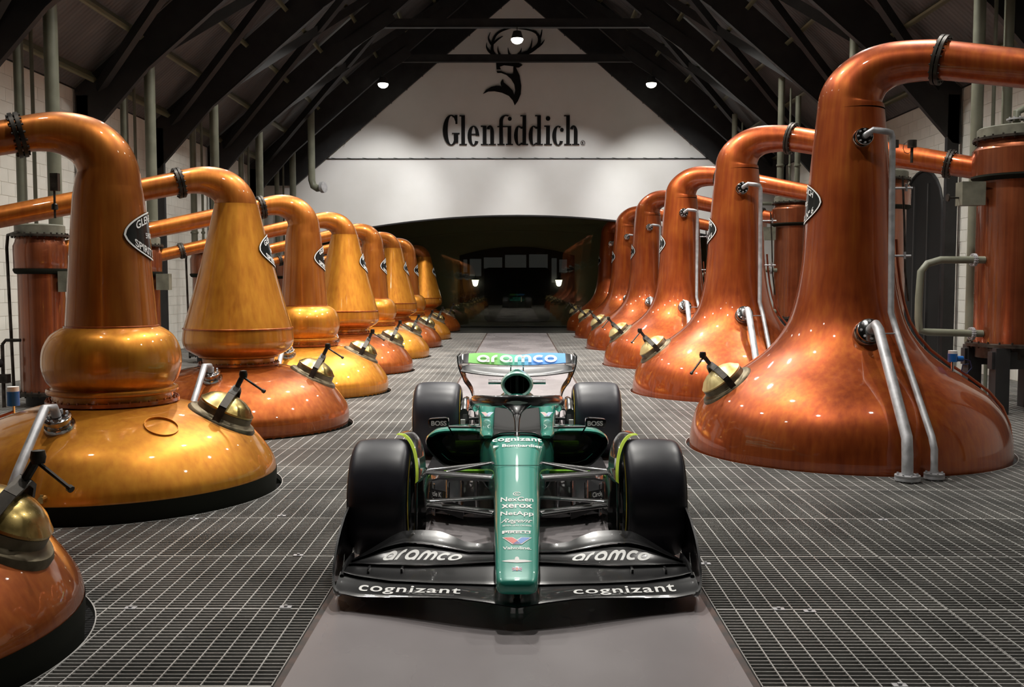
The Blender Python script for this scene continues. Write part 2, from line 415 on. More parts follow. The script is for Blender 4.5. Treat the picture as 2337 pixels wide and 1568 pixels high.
# far wall: white, with a shallow arch opening below and a gable above
SLOPE = .868
def roofz(x): return 12.9 - SLOPE * abs(x)
def archz(x): return 3.93 - .01626 * x * x
mb = MB(); N = 28; AX = 7.6
xs = [-AX + 2 * AX * i / N for i in range(N + 1)]
P = [(-WX, 0), (-AX, 0)] + [(x, archz(x)) for x in xs] + [(AX, 0), (WX, 0), (WX, 5.83), (-WX, 5.83)]
bm = bmesh.new(); vs = [bm.verts.new((x, Y1, z)) for x, z in P]; f = bm.faces.new(vs)
r = bmesh.ops.extrude_face_region(bm, geom=[f]); bmesh.ops.translate(bm, verts=[v for v in r['geom'] if isinstance(v, bmesh.types.BMVert)], vec=(0, .35, 0))
bmesh.ops.triangulate(bm, faces=bm.faces[:]); bmesh.ops.recalc_face_normals(bm, faces=bm.faces[:])
me = bpy.data.meshes.new('wall_far'); bm.to_mesh(me); bm.free(); me.materials.append(WALLF); wall_far = obj('wall_far', me); tag(wall_far, kind='structure')
MB().add([(-WX, Y1 + .02, 5.83), (WX, Y1 + .02, 5.83), (0, Y1 + .02, 5.83 + .9 * WX)], [(0, 1, 2)]).build('gable', WALLF, wall_far, smooth=False)
tr = MB().box((-WX, Y1 - .03, 5.80), (WX, Y1 + .02, 5.835)); 
for i in range(25):
    x = -6.2 + i * .52; tr.bar((x, Y1 - .03, 5.85), (x + .2, Y1 - .05, 5.82), .012, .012)
t1 = tr.build('trim_1', BLACKP, smooth=False); tag(t1, kind='structure')
# arch lining
mb = MB(); R = []
for x in xs: R.append([(x, Y1 - .015, archz(x) + .03), (x, Y1 - .015, archz(x) - .015), (x, Y1 + .36, archz(x) - .015), (x, Y1 + .36, archz(x) + .03)])
mb.rings([[Vector(p) for p in r] for r in R]); t2 = mb.build('trim_2', BLACKP, smooth=False); tag(t2, kind='structure')

# glass screen in the arch and the dark lobby behind
win1 = MB().box((-AX, 37.98, 0), (AX, 37.992, 4.2)).build('window_1', GLASS, smooth=False); tag(win1, kind='structure')
LOB = mat('lobby_dark', (.30, .32, .22), .7); LOBF = mat('lobby_floor', (.03, .03, .028), .4)
lw = MB().box((-WX, 38.6, 0), (WX, 38.8, 4.2)).build('wall_lobby', LOB, smooth=False); tag(lw, kind='structure')
MB().box((-WX, Y1 + .36, 4.2), (WX, 38.8, 4.3)).build('ceiling_lobby', LOB, lw, smooth=False)
for s in (-1, 1): MB().box((s * 8 - .1, Y1 + .36, 0), (s * 8 + .1, 38.8, 4.2)).build('side_wall', LOB, lw, smooth=False)
MB().box((-WX, 33.0, -.1), (WX, 38.8, -.02)).build('floor_lobby', LOBF, floor, smooth=False)
DKG = mat('pane_dusk', (.11, .11, .115), .5, emis=(.5, .52, .56), es=.045)
wn = MB(); pts = [(-2.25, .9)] + [(-2.25 + 4.5 * i / 14, 2.75 + .35 * (1 - (i / 7 - 1) ** 2)) for i in range(15)] + [(2.25, .9)]
wn.rings([[Vector((x, 38.55, z)) for x, z in pts], [Vector((x, 38.6, z)) for x, z in pts]])
wn = wn.build('window_5', mat('frame_black', (.008, .008, .009), .4), smooth=False); tag(wn, kind='structure')
for x0, x1, z0, z1 in ((-2.1, -1.95, 2.1, 2.6), (-1.85, -1.4, 1.95, 2.62), (-1.3, -.58, 2.25, 2.68), (-.47, .36, 2.25, 2.78), (.47, 1.2, 2.25, 2.8), (1.35, 1.55, 1.7, 2.65), (1.65, 1.95, 2.1, 2.6)):
    MB().box((x0, 38.535, z0), (x1, 38.55, z1)).build('pane', DKG, wn, smooth=False)
dr = MB(); rr = []
for yv in (38.42, 38.5):
    c = []
    for cx, cz, a0 in ((1.1, 2.1, 0), (-1.1, 2.1, 90), (-1.1, .35, 180), (1.1, .35, 270)):
        for k in range(5): a = radians(a0 + k * 22.5); c.append(Vector((cx + .18 * cos(a), yv, cz + .18 * sin(a))))
    rr.append(c)
dr = dr.rings(rr).build('door_1', mat('door_glass', (.015, .015, .017), .08), smooth=False); tag(dr, kind='structure')
MB().box((-.012, 38.41, .2), (.012, 38.42, 2.2)).build('door_seam', BLACKP, dr, smooth=False)
MB().box((.15, 38.36, .95), (.19, 38.41, 1.15)).build('door_handle', CHROME, dr, smooth=False)
for s, w_ in ((-1, 'left'), (1, 'right')):
    t = thing('wall_lantern', 'lit bowl-shaped lantern behind the dark glass, %s of the door' % w_, 'lantern', (s * 1.62, 38.2, 1.70))
    MB().lathe([(.04, -.15), (.09, -.1), (.13, .08), (.14, .1)], 16, cap=(True, True)).build('glass_shade', LANT, t)
    MB().lathe([(.15, .1), (.15, .13), (.03, .17), (.02, .24)], 16, cap=(True, True)).build('cap', BLACKP, t)
    MB().tube([(0, 0, .2), (0, .15, .3), (0, .33, .2)], .012, 6).build('bracket', BLACKP, t)

# roof
cl = MB()
for s in (-1, 1):
    cl.add([(0, Y0, 12.95), (s * (WX + .3), Y0, roofz(WX + .3)), (s * (WX + .3), Y1 + .4, roofz(WX + .3)), (0, Y1 + .4, 12.95)], [(0, 1, 2, 3)])
ceiling = cl.build('ceiling', ROOF, smooth=False); tag(ceiling, kind='structure')
b = ROOF.node_tree.nodes['Principled BSDF']; tc = nd(ROOF, 'ShaderNodeTexCoord'); wv = nd(ROOF, 'ShaderNodeTexWave'); wv.bands_direction = 'Y'; wv.inputs['Scale'].default_value = 2.6
bp = nd(ROOF, 'ShaderNodeBump'); bp.inputs['Strength'].default_value = .25; bp.inputs['Distance'].default_value = .02
lk(ROOF, tc.outputs['Object'], wv.inputs[0]); lk(ROOF, wv.outputs[0], bp.inputs['Height']); lk(ROOF, bp.outputs[0], b.inputs['Normal'])
for s in (-1, 1):
    for k in range(9):
        x = 8.19 - .93 * k; z = roofz(x) - .13
        mb = MB(); T = Matrix.Translation((s * x, 0, z)) @ Matrix.Rotation(s * atan(SLOPE), 4, 'Y')
        mb.box((-.03, Y0, -.1), (.03, Y1, .1), 0, T).box((-.07, Y0, -.1), (.03, Y1, -.085), 0, T)
        mb.build('purlin', PURL, ceiling, smooth=False)
    # wall-head beam, dark band above the blocks
    MB().box((min(s * (WX - .02), s * (WX + .3)), Y0, EAVE), (max(s * (WX - .02), s * (WX + .3)), Y1, EAVE + .3)).build('wall_plate', BLACKP, ceiling, smooth=False)
    # wind braces in the roof plane
    for i in range(len(TRUSS_Y) - 1):
        a, b_ = TRUSS_Y[i], TRUSS_Y[i + 1]
        for p, q in ((a, b_), (b_, a)):
            MB().bar((s * 8.1, p, roofz(8.1) - .42), (s * 2.0, q, roofz(2.0) - .42), .13, .20).build('brace', BLACKP, ceiling, smooth=False)
ORD = ['nearest', 'second', 'third', 'fourth', 'fifth', 'sixth', 'seventh', 'eighth', 'ninth']
def poly_y(mb, pts, y0, y1):
    n = len(pts); mb.rings([[Vector((x, y0, z)) for x, z in pts], [Vector((x, y1, z)) for x, z in pts]])
for i, ty in enumerate(TRUSS_Y):
    t = thing('roof_truss', 'black roof truss, %s' % (['almost overhead, out of view', 'nearest one in view', 'second one in view', 'third one in view', 'fourth one in view', 'with the lower-hung lamp under its collar beam', 'beside the white gable, two lamps on its rafters'][i]), 'truss', (0, ty, 0))
    for s in (-1, 1):
        mb = MB(); pts = [(0, 12.84), (s * 8.55, 12.84 - .868 * 8.55), (s * 8.55, 4.36), (s * 8.4, 4.38), (s * 7.0, 5.95), (0, 11.95)]
        poly_y(mb, pts if s > 0 else pts, -.06, .06); mb.build('rafter', BLACKP, t, smooth=False)
        MB().box((min(s * 8.30, s * 8.52), -.06, PITZ), (max(s * 8.30, s * 8.52), .06, 5.3)).build('post', BLACKP, t, smooth=False)
        # thin pale bottom flange that catches the light
        MB().bar((s * .2, 0, 11.77), (s * 7.1, 0, 5.84), .15, .02).build('bottom_flange', mat('flange_grey', (.016, .016, .018), .5) if 'flange_grey' not in MATS else MATS['flange_grey'], t, smooth=False)
    MB().box((-4.2, -.05, 8.67), (4.2, .05, 8.90)).box((-4.2, -.08, 8.66), (4.2, .08, 8.685)).build('collar_beam', BLACKP, t, smooth=False)
    for s in (-1, 1):
        MB().bar((s * 3.4, -.1, 9.0), (s * 4.6, -.1, 8.2), .04, .35).build('gusset_plate', BLACKP, t, smooth=False)
t = wall_far
for s in (-1, 1):
    mb = MB(); poly_y(mb, [(0, 12.85), (s * 8.55, 12.85 - .868 * 8.55), (s * 8.55, 5.83 - .9), (s * 7.4, 5.83 - .9), (s * 6.35, 5.83), (0, 11.2)], Y1 - .12, Y1 - .005); mb.build('rake_beam', BLACKP, t, smooth=False)
    for k in range(12):
        x = s * (.5 + k * .52); z = 11.2 - .846 * abs(x)
        MB().bar((x, Y1 - .13, z + .04), (x + s * .03, Y1 - .14, z - .09), .012, .02).build('netting_clip', BLACKP, t, smooth=False)

# ceiling lamps
for i, (x, y, z, fct, cone) in enumerate(LAMPS):
    lab = {0: 'lit round lamp hanging from the collar beam in front of the stag emblem', 1: 'lit round lamp on the rafter left of the white gable', 2: 'lit round lamp on the rafter right of the white gable'}.get(i)
    if lab: t = thing('ceiling_lamp', lab, 'lamp', (x, y, z))
    else: t = thing('ceiling_lamp', 'round high-bay lamp %s, %s truss' % ('over the middle aisle' if x == 0 else 'over the left row of stills' if x < 0 else 'over the right row of stills', {6.8: 'nearest', 10.95: 'second', 15.1: 'third', 19.25: 'fourth', 23.65: 'fifth', 27.75: 'sixth'}[y]), 'lamp', (x, y, z), group='high-bay lamps')
    MB().lathe([(.05, .22), (.11, .2), (.15, .06), (.16, .0)], 20, cap=(True, False)).build('housing', BLACKP, t)
    MB().lathe([(.001, -.13), (.07, -.125), (.13, -.09), (.165, -.03), (.165, .0), (.15, .012)], 20).build('lens', LAMPE, t)
    MB().cyl((0, 0, .2), (0, 0, .34 if x == 0 else .5), .012, 6).build('hanger', IRON, t)
    ld = bpy.data.lights.new('lamp_light', 'SPOT'); ld.energy = LAMP_WATT * fct; ld.color = LAMP_COL; ld.spot_size = radians(cone); ld.spot_blend = .7; ld.shadow_soft_size = .12
    lo = bpy.data.objects.new('lamp_light', ld); COL.objects.link(lo); lo.parent = t; lo.location = (0, 0, -.16)

for i, (x, y, z, ax, ay, az, fct) in enumerate(FILL_SPOTS):
    t = thing('added_fill_spot', '%s added fill spotlight hidden behind the collar beam, aimed at the far wall' % ['far left', 'inner left', 'inner right', 'far right'][i], 'lamp', (x, y, z))
    d = Vector((ax - x, ay - y, az - z)).normalized()
    MB().cyl(-d * .10, d * .02, .06, 14).build('housing', BLACKP, t); MB().lathe([(.001, .022), (.055, .022)], 14, axisT((0, 0, 0), d)).build('lens', LAMPE, t)
    MB().cyl((0, 0, 0), (0, -.22, .06), .012, 6).build('bracket', IRON, t)
    ld = bpy.data.lights.new('spot_light', 'SPOT'); ld.energy = LAMP_WATT * fct; ld.color = (1, .98, .95); ld.spot_size = radians(51); ld.spot_blend = .75; ld.shadow_soft_size = .05
    lo = bpy.data.objects.new('spot_light', ld); COL.objects.link(lo); lo.parent = t; lo.location = d * .06; lo.rotation_euler = d.to_track_quat('-Z', 'Y').to_euler()

# ------------------------------------------------------------------ lettering and emblem on the gable
YL = Y1 - .05
def flatten(L, sx, ox, oz, name, parent, y=YL, depth=.03):
    P0 = []; Fc = []
    for k, (v, f) in enumerate(L):   # each stroke a hair in front of the last, so overlaps never share a plane
        o = len(P0); P0 += [((a - ox) * sx, y - .0012 * k, oz - b * sx) for a, b in v]; Fc += [[i + o for i in q] for q in f]
    bm = bmesh.new(); me = bpy.data.meshes.new(name); me.from_pydata(P0, [], [tuple(f) for f in Fc]); bm.from_mesh(me)
    r = bmesh.ops.extrude_face_region(bm, geom=bm.faces[:]); bmesh.ops.translate(bm, verts=[v for v in r['geom'] if isinstance(v, bmesh.types.BMVert)], vec=(0, depth, 0))
    bmesh.ops.recalc_face_normals(bm, faces=bm.faces[:]); bm.to_mesh(me); bm.free(); me.materials.append(SIGNM)
    return obj(name, me, parent)
def rect(x0, y0, x1, y1): return [(x0, y0), (x1, y0), (x1, y1), (x0, y1)], [(0, 1, 2, 3)]
def crescent(cx, cy, rx, ry, tx, ty, a0, a1, n=22, tx2=None):
    V = []; Fc = []
    for i in range(n + 1):
        a = radians(a0 + (a1 - a0) * i / n); t = tx if (tx2 is None or cos(a) > 0) else tx2
        V += [(cx + rx * cos(a), cy - ry * sin(a)), (cx + (rx - t) * cos(a), cy - (ry - ty) * sin(a))]
    for i in range(n): Fc.append((2 * i, 2 * i + 1, 2 * i + 3, 2 * i + 2))
    return V, Fc
def dot(cx, cy, r, n=14): return [(cx + r * cos(2 * pi * i / n), cy + r * sin(2 * pi * i / n)) for i in range(n)], [tuple(range(n))]
def serif(x0, x1, y, top=True): return rect(x0, y, x1, y + 12) if top else rect(x0, y - 12, x1, y)
BL_ = 1445; XH = 1228; AS = 1110
glyph = {}
glyph['G'] = [crescent(260, 1277, 95, 172, 52, 12, 62, 330, 30, tx2=55), rect(308, 1108, 331, 1208), [[(285, 1125), (308, 1108), (331, 1208), (318, 1208)], [(0, 1, 2, 3)]], rect(290, 1318, 340, 1420), serif(268, 356, 1308)]
def st(x0, x1, y0, y1): return rect(x0, y0, x1, y1)
glyph['l'] = [st(375, 417, AS, BL_), serif(355, 417, AS), serif(353, 438, BL_, False)]
glyph['e'] = [crescent(514, 1340, 68, 112, 46, 11, 90, 325, 26), crescent(514, 1340, 66, 112, 42, 11, 0, 90, 12), rect(490, 1318, 580, 1330)]
glyph['n'] = [st(619, 662, XH, BL_), serif(597, 662, XH), serif(597, 682, BL_, False), crescent(702, 1300, 45, 76, 42, 16, 0, 150, 14), st(705, 747, 1296, BL_), serif(686, 770, BL_, False)]
glyph['f'] = [st(808, 850, 1180, BL_), crescent(886, 1180, 78, 74, 42, 12, 65, 180, 14, tx2=42), dot(928, 1150, 23), serif(786, 925, 1232), serif(786, 870, BL_, False), st(903, 945, XH + 4, BL_), serif(882, 966, BL_, False)]
def dgl(x): return [crescent(x + 52, 1340, 56, 112, 44, 11, 60, 300, 24), st(x + 93, x + 135, AS, BL_), serif(x + 68, x + 135, AS), serif(x + 93, x + 158, BL_, False), rect(x + 70, 1240, x + 100, 1262), rect(x + 70, 1420, x + 100, 1441)]
glyph['d1'] = dgl(980); glyph['d2'] = dgl(1148)
glyph['i'] = [st(1343, 1386, XH, BL_), serif(1320, 1386, XH), serif(1320, 1408, BL_, False), dot(1364, 1147, 26)]
glyph['c'] = [crescent(1480, 1340, 68, 112, 46, 11, 60, 325, 26), dot(1522, 1274, 22)]
glyph['h'] = [st(1571, 1612, AS, BL_), serif(1545, 1612, AS), serif(1548, 1632, BL_, False), crescent(1654, 1300, 46, 76, 42, 16, 0, 150, 14), st(1658, 1700, 1296, BL_), serif(1638, 1722, BL_, False)]
glyph['reg'] = [crescent(1760, 1420, 26, 26, 4, 4, 0, 360), rect(1751, 1408, 1755, 1434), crescent(1757, 1415, 10, 7, 4, 3, -90, 90, 8), [[(1757, 1422), (1761, 1421), (1769, 1434), (1764, 1434)], [(0, 1, 2, 3)]]]
SG = .002918
ts = thing('wall_lettering', 'large black serif word in relief on the white gable wall', 'sign', (0, 0, 0))
zb = 6.27 + 1445 * SG
for k, L in glyph.items(): flatten([(list(v), [tuple(q) for q in f]) for v, f in L], SG, 1011.6, zb, 'letter', ts)
ts = thing('stag_emblem', 'black stag head emblem with antlers above the word on the gable', 'emblem', (0, 0, 0))
SE = .001895
def pz(pts): return list(pts), [tuple(range(len(pts)))]
body = [(1180, 760), (1220, 790), (1290, 940), (1320, 1120), (1310, 1260), (1260, 1380), (1205, 1455), (1170, 1370), (1100, 1290), (980, 1235), (850, 1210), (740, 1215), (650, 1255), (700, 1190), (790, 1135), (880, 1115), (930, 1115), (975, 1135), (958, 1090), (965, 1045), (997, 1000), (1015, 1060), (1100, 1130), (1170, 1200), (1195, 1270), (1212, 1200), (1195, 1090), (1140, 1000), (1060, 930), (970, 895), (900, 895), (885, 860), (960, 860), (1060, 900), (1140, 915), (1175, 905)]
head = [(885, 835), (960, 835), (945, 785), (1020, 762), (1180, 780), (1230, 800), (1280, 800), (1340, 760), (1250, 700), (1120, 600), (870, 600)]
zo = 1.68 + (646 - 60) * .01476
def em(nm, L): flatten(L, SE, 1246, zo, nm, ts)
def sm(P, W, n=5):
    Q = catmull([(x, y, w_) for (x, y), w_ in zip(P, W)], n); return stroke([(a, b) for a, b, c in Q], [max(c, 1) for a, b, c in Q])
em('neck_and_tail', [pz(body)]); em('head', [pz(head)])
em('antler', [sm([(900, 620), (850, 590), (812, 500), (815, 400), (835, 310), (890, 225), (980, 165), (1100, 128), (1190, 118)], [60, 62, 50, 48, 44, 36, 36, 26, 8]),
              sm([(860, 600), (760, 520), (715, 450), (712, 370)], [50, 46, 26, 4]), sm([(820, 430), (765, 350), (748, 280), (778, 195)], [40, 36, 22, 5]),
              sm([(830, 385), (910, 315), (1000, 262)], [36, 30, 4]), sm([(960, 610), (915, 520), (910, 430)], [46, 28, 4])])
em('antler', [sm([(1190, 125), (1400, 145), (1530, 180), (1610, 240), (1635, 340), (1600, 430), (1480, 520), (1350, 570), (1180, 620)], [8, 24, 30, 40, 56, 60, 66, 66, 50]),
              sm([(1150, 620), (1105, 560), (1085, 460)], [50, 34, 8]), sm([(1260, 590), (1305, 530), (1325, 460)], [46, 28, 4]), sm([(1440, 530), (1490, 430), (1508, 300)], [50, 32, 4]),
              sm([(1630, 330), (1665, 240), (1680, 150)], [40, 30, 14]), sm([(1600, 450), (1680, 390), (1728, 322)], [44, 28, 4]), sm([(1600, 250), (1575, 190), (1520, 160)], [30, 24, 6])])

# ------------------------------------------------------------------ STILLS
PR_R = [(1.50, -.5), (1.555, -.12), (1.56, .08), (1.53, .26), (1.46, .43), (1.33, .585), (1.14, .73), (.95, .855), (.78, .99), (.66, 1.13), (.575, 1.28), (.52, 1.45), (.478, 1.65), (.448, 1.87), (.43, 2.1), (.405, 2.5), (.375, 2.9), (.345, 3.2), (.325, 3.4)]
NK_R = [(0, 3.40, .325), (0, 3.5, .315), (.04, 3.6, .30), (.11, 3.69, .272), (.21, 3.765, .245), (.35, 3.815, .22), (.5, 3.83, .205), (.68, 3.825, .195), (.84, 3.81, .19)]
DM_L = [(1.283, .13), (1.28, .16), (1.262, .22), (1.19, .335), (1.09, .45), (.95, .545), (.80, .62), (.62, .68), (.47, .715)]
BALL = [(.47, .70), (.462, .79), (.50, .80), (.50, .835), (.46, .845), (.50, .90), (.528, .98), (.534, 1.06), (.52, 1.16), (.47, 1.255), (.40, 1.31), (.352, 1.33)]
BNECK = [(.352, 1.33), (.343, 1.45), (.31, 1.88), (.278, 2.3), (.258, 2.45)]
CONE = [(.44, .69), (.418, .70), (.418, .80), (.46, .815), (.46, .83), (.50, .845), (.60, .91), (.634, .98), (.636, 1.04), (.622, 1.15)]
CNECK = [(.622, 1.15), (.42, 1.88), (.275, 2.48), (.25, 2.6)]
NK_L = [(0, 2.44, .258), (0, 2.58, .238), (.04, 2.69, .225), (.12, 2.78, .208), (.23, 2.835, .185), (.36, 2.86, .162), (.5, 2.85, .145), (.64, 2.82, .135)]
def rad_at(prof, z):
    P = sorted([(b, a) for a, b in prof]); return interp(P, z)[0]
def bolts(mb, c, n, R, r, h, cnt, mi=0):
    T = axisT(c, n)
    for k in range(cnt):
        a = 2 * pi * k / cnt; p = T @ Vector((R * cos(a), R * sin(a), 0)); q = T @ Vector((R * cos(a), R * sin(a), h)); mb.cyl(p, q, r, 6, mi)
def flange(c, d, r, parent, name='flange', m=None, t=.035):
    d = Vector(d).normalized(); c = Vector(c); mb = MB()
    mb.cyl(c - d * t, c - d * .006, r, 32); mb.cyl(c + d * .006, c + d * t, r, 32)
    bolts(mb, c - d * (t + .015), d, r * .88, .010, 2 * t + .03, 16)
    mb.build(name, m or IRON, parent)
def lens_sign(root, R, z0, az, top, mid, bot, hw=.38, hh=.205):
    """pointed oval plate bent round the neck"""
    def fn(u, v, off=0.):
        z = z0 + v; r = rad_at(R, z) + .012 + off; a = az + u / r
        # local az measured as plan direction; right of viewer = up x n
        n = Vector((cos(a), sin(a), 0)); return Vector((0, 0, z)) + n * r, n
    NU = 40; H = lambda t: hh * max(0., 1 - abs(t) ** 1.65) ** .60
    grid = []; V = []; Fc = []
    for i in range(NU + 1):
        t = -1 + 2 * i / NU; t = math.copysign(abs(t) ** .8, t) if t else 0
        for j in range(7): V.append(tuple(fn(hw * t, H(t) * (j / 3 - 1))[0]))
    for i in range(NU):
        for j in range(6): Fc.append((i * 7 + j, (i + 1) * 7 + j, (i + 1) * 7 + j + 1, i * 7 + j + 1))
    pl = MB().add(V, Fc).build('oval_plate', SIGNB, root); pl['label'] = 'black oval nameplate with white rim and lettering'
    ring = []
    for i in range(NU * 2):
        t = -1 + 2 * ((i if i <= NU else 2 * NU - i)) / NU; t = math.copysign(abs(t) ** .8, t) if t else 0
        ring.append((hw * t, H(t) if i <= NU else -H(t)))
    mb = MB(); o = [tuple(fn(u, v, .003)[0]) for u, v in ring] + [tuple(fn(u * .955, v * .94, .003)[0]) for u, v in ring]; n = len(ring)
    mb.add(o, [(i, (i + 1) % n, n + (i + 1) % n, n + i) for i in range(n)]); mb.build('rim', WHITE, pl)
    L = []
    def along(s, wd, h, fv, b=.02):
        V, Fc = fit2d(text_raw(s, b), wd, h); return [(x, y + fv(x)) for x, y in V], Fc
    L.append(along(top, .50, .062, lambda x: H(x / hw) - .055 - .0))
    L.append(along(mid, .30, .045, lambda x: .0, .01))
    L.append(along(bot, .56, .062, lambda x: -H(x / hw) + .055))
    for q in L: text_obj('lettering', q, lambda u, v: fn(u, v), WHITE, pl, off=.004, cuts=(.04, 0))
def manhole(root, prof, r0, az, handle, lidm, R=.285, tilt=0.):
    P = [(r, z) for r, z in prof]
    P2 = sorted([(a, b) for a, b in P if b > 0.0 and a > .6], key=lambda q: q[0]); z0 = interp(P2, r0)[0]; za = interp(P2, r0 - .12)[0]; zb_ = interp(P2, r0 + .12)[0]
    rad = Vector((cos(az), sin(az), 0)); tg = (rad * .24 + Vector((0, 0, zb_ - za))).normalized()
    tan_ = Vector((-sin(az), cos(az), 0)); n = tg.cross(tan_); n = n if n.z > 0 else -n
    c = rad * r0 + Vector((0, 0, z0)) - n * .055
    T = axisT(c, n, up=tg * -1)   # local y ~ up the dome
    mh = MB().lathe([(R * .55, -.08), (R, -.06), (R + .005, .035), (R - .01, .055), (R * .86, .06), (R * .80, .075), (R * .79, .125), (R * .75, .135)], 40, T, cap=(False, True)).build('manhole', PLATE, root)
    MB().lathe([(R * .79, .13), (R * .80, .145), (R * .74, .16), (R * .62, .195), (R * .45, .222), (R * .22, .24), (.001, .245)], 40, T).build('lid', lidm, mh)
    mb = MB()
    pts = [(-R * .93, 0, .04), (-R * .88, 0, .17), (-R * .45, 0, .27), (0, 0, .32), (R * .45, 0, .27), (R * .88, 0, .17), (R * .93, 0, .04)]
    pts = [T @ Vector(p) for p in pts]
    for a, b_ in zip(pts, pts[1:]): mb.bar(a, b_, .024, .062, up=T.to_3x3() @ Vector((0, 1, 0)))
    mb.build('clamp', IRON, mh)
    mb = MB(); top = T @ Vector((0, 0, .44)); mb.cyl(T @ Vector((0, 0, .22)), top, .022, 8); mb.lathe([(.001, -.035), (.03, -.03), (.036, 0), (.03, .03), (.001, .035)], 10, Matrix.Translation(top)); mb.build('screw', IRON, mh)
    hd = Vector(handle).normalized(); mb = MB(); mb.cyl(top - n * .02 - hd * .02, top - n * .02 + hd * .24, .010, 8); mb.cyl(top - n * .02 + hd * .235, top - n * .02 + hd * .255, .017, 8); mb.build('handle', IRON, mh)
def sight_port(root, p, n, r, name='sight_port'):
    T = axisT(p, n); mb = MB()
    mb.lathe([(r * 1.05, -.06), (r * 1.05, .02), (r, .03), (r * .78, .035), (r * .78, .06), (r * .95, .065), (r * .95, .088), (r * .9, .092), (.001, .093)], 28, T)
    o = mb.build(name, CHROME, root)
    mb = MB(); bolts(mb, T @ Vector((0, 0, .088)), n, r * .72, r * .1, .02, 8); tag(mb.build('bolt_ring', STEEL, o), kind='stuff')
    return o
def swan(root, NK, ang, R, arm_len, arm_drop, arm_r, m, fl_r, arm_m):
    c, s = cos(ang), sin(ang); K = catmull(NK, 5)
    MB().tube([(a * c, a * s, z) for a, z, r in K], [r for a, z, r in K], 40, cap=(False, True)).build('swan_neck', m, root)
    L, z, r = NK[-1]; d = Vector((c * arm_len, s * arm_len, -arm_drop)); f0 = Vector((L * c, L * s, z))
    flange(f0, d, fl_r, root)
    mb = MB(); n = 8
    mb.tube([f0 + d * (i / n) for i in range(n + 1)], [r * .97 + (arm_r - r * .97) * i / n for i in range(n + 1)], 32); a = mb.build('lyne_arm', arm_m, root)
    dn = d.normalized()
    flange(f0 + d * .84, d, arm_r * 1.35, a, 'arm_flange', IRON, .035)
def seam(mb, prof, z, wob=0): pass

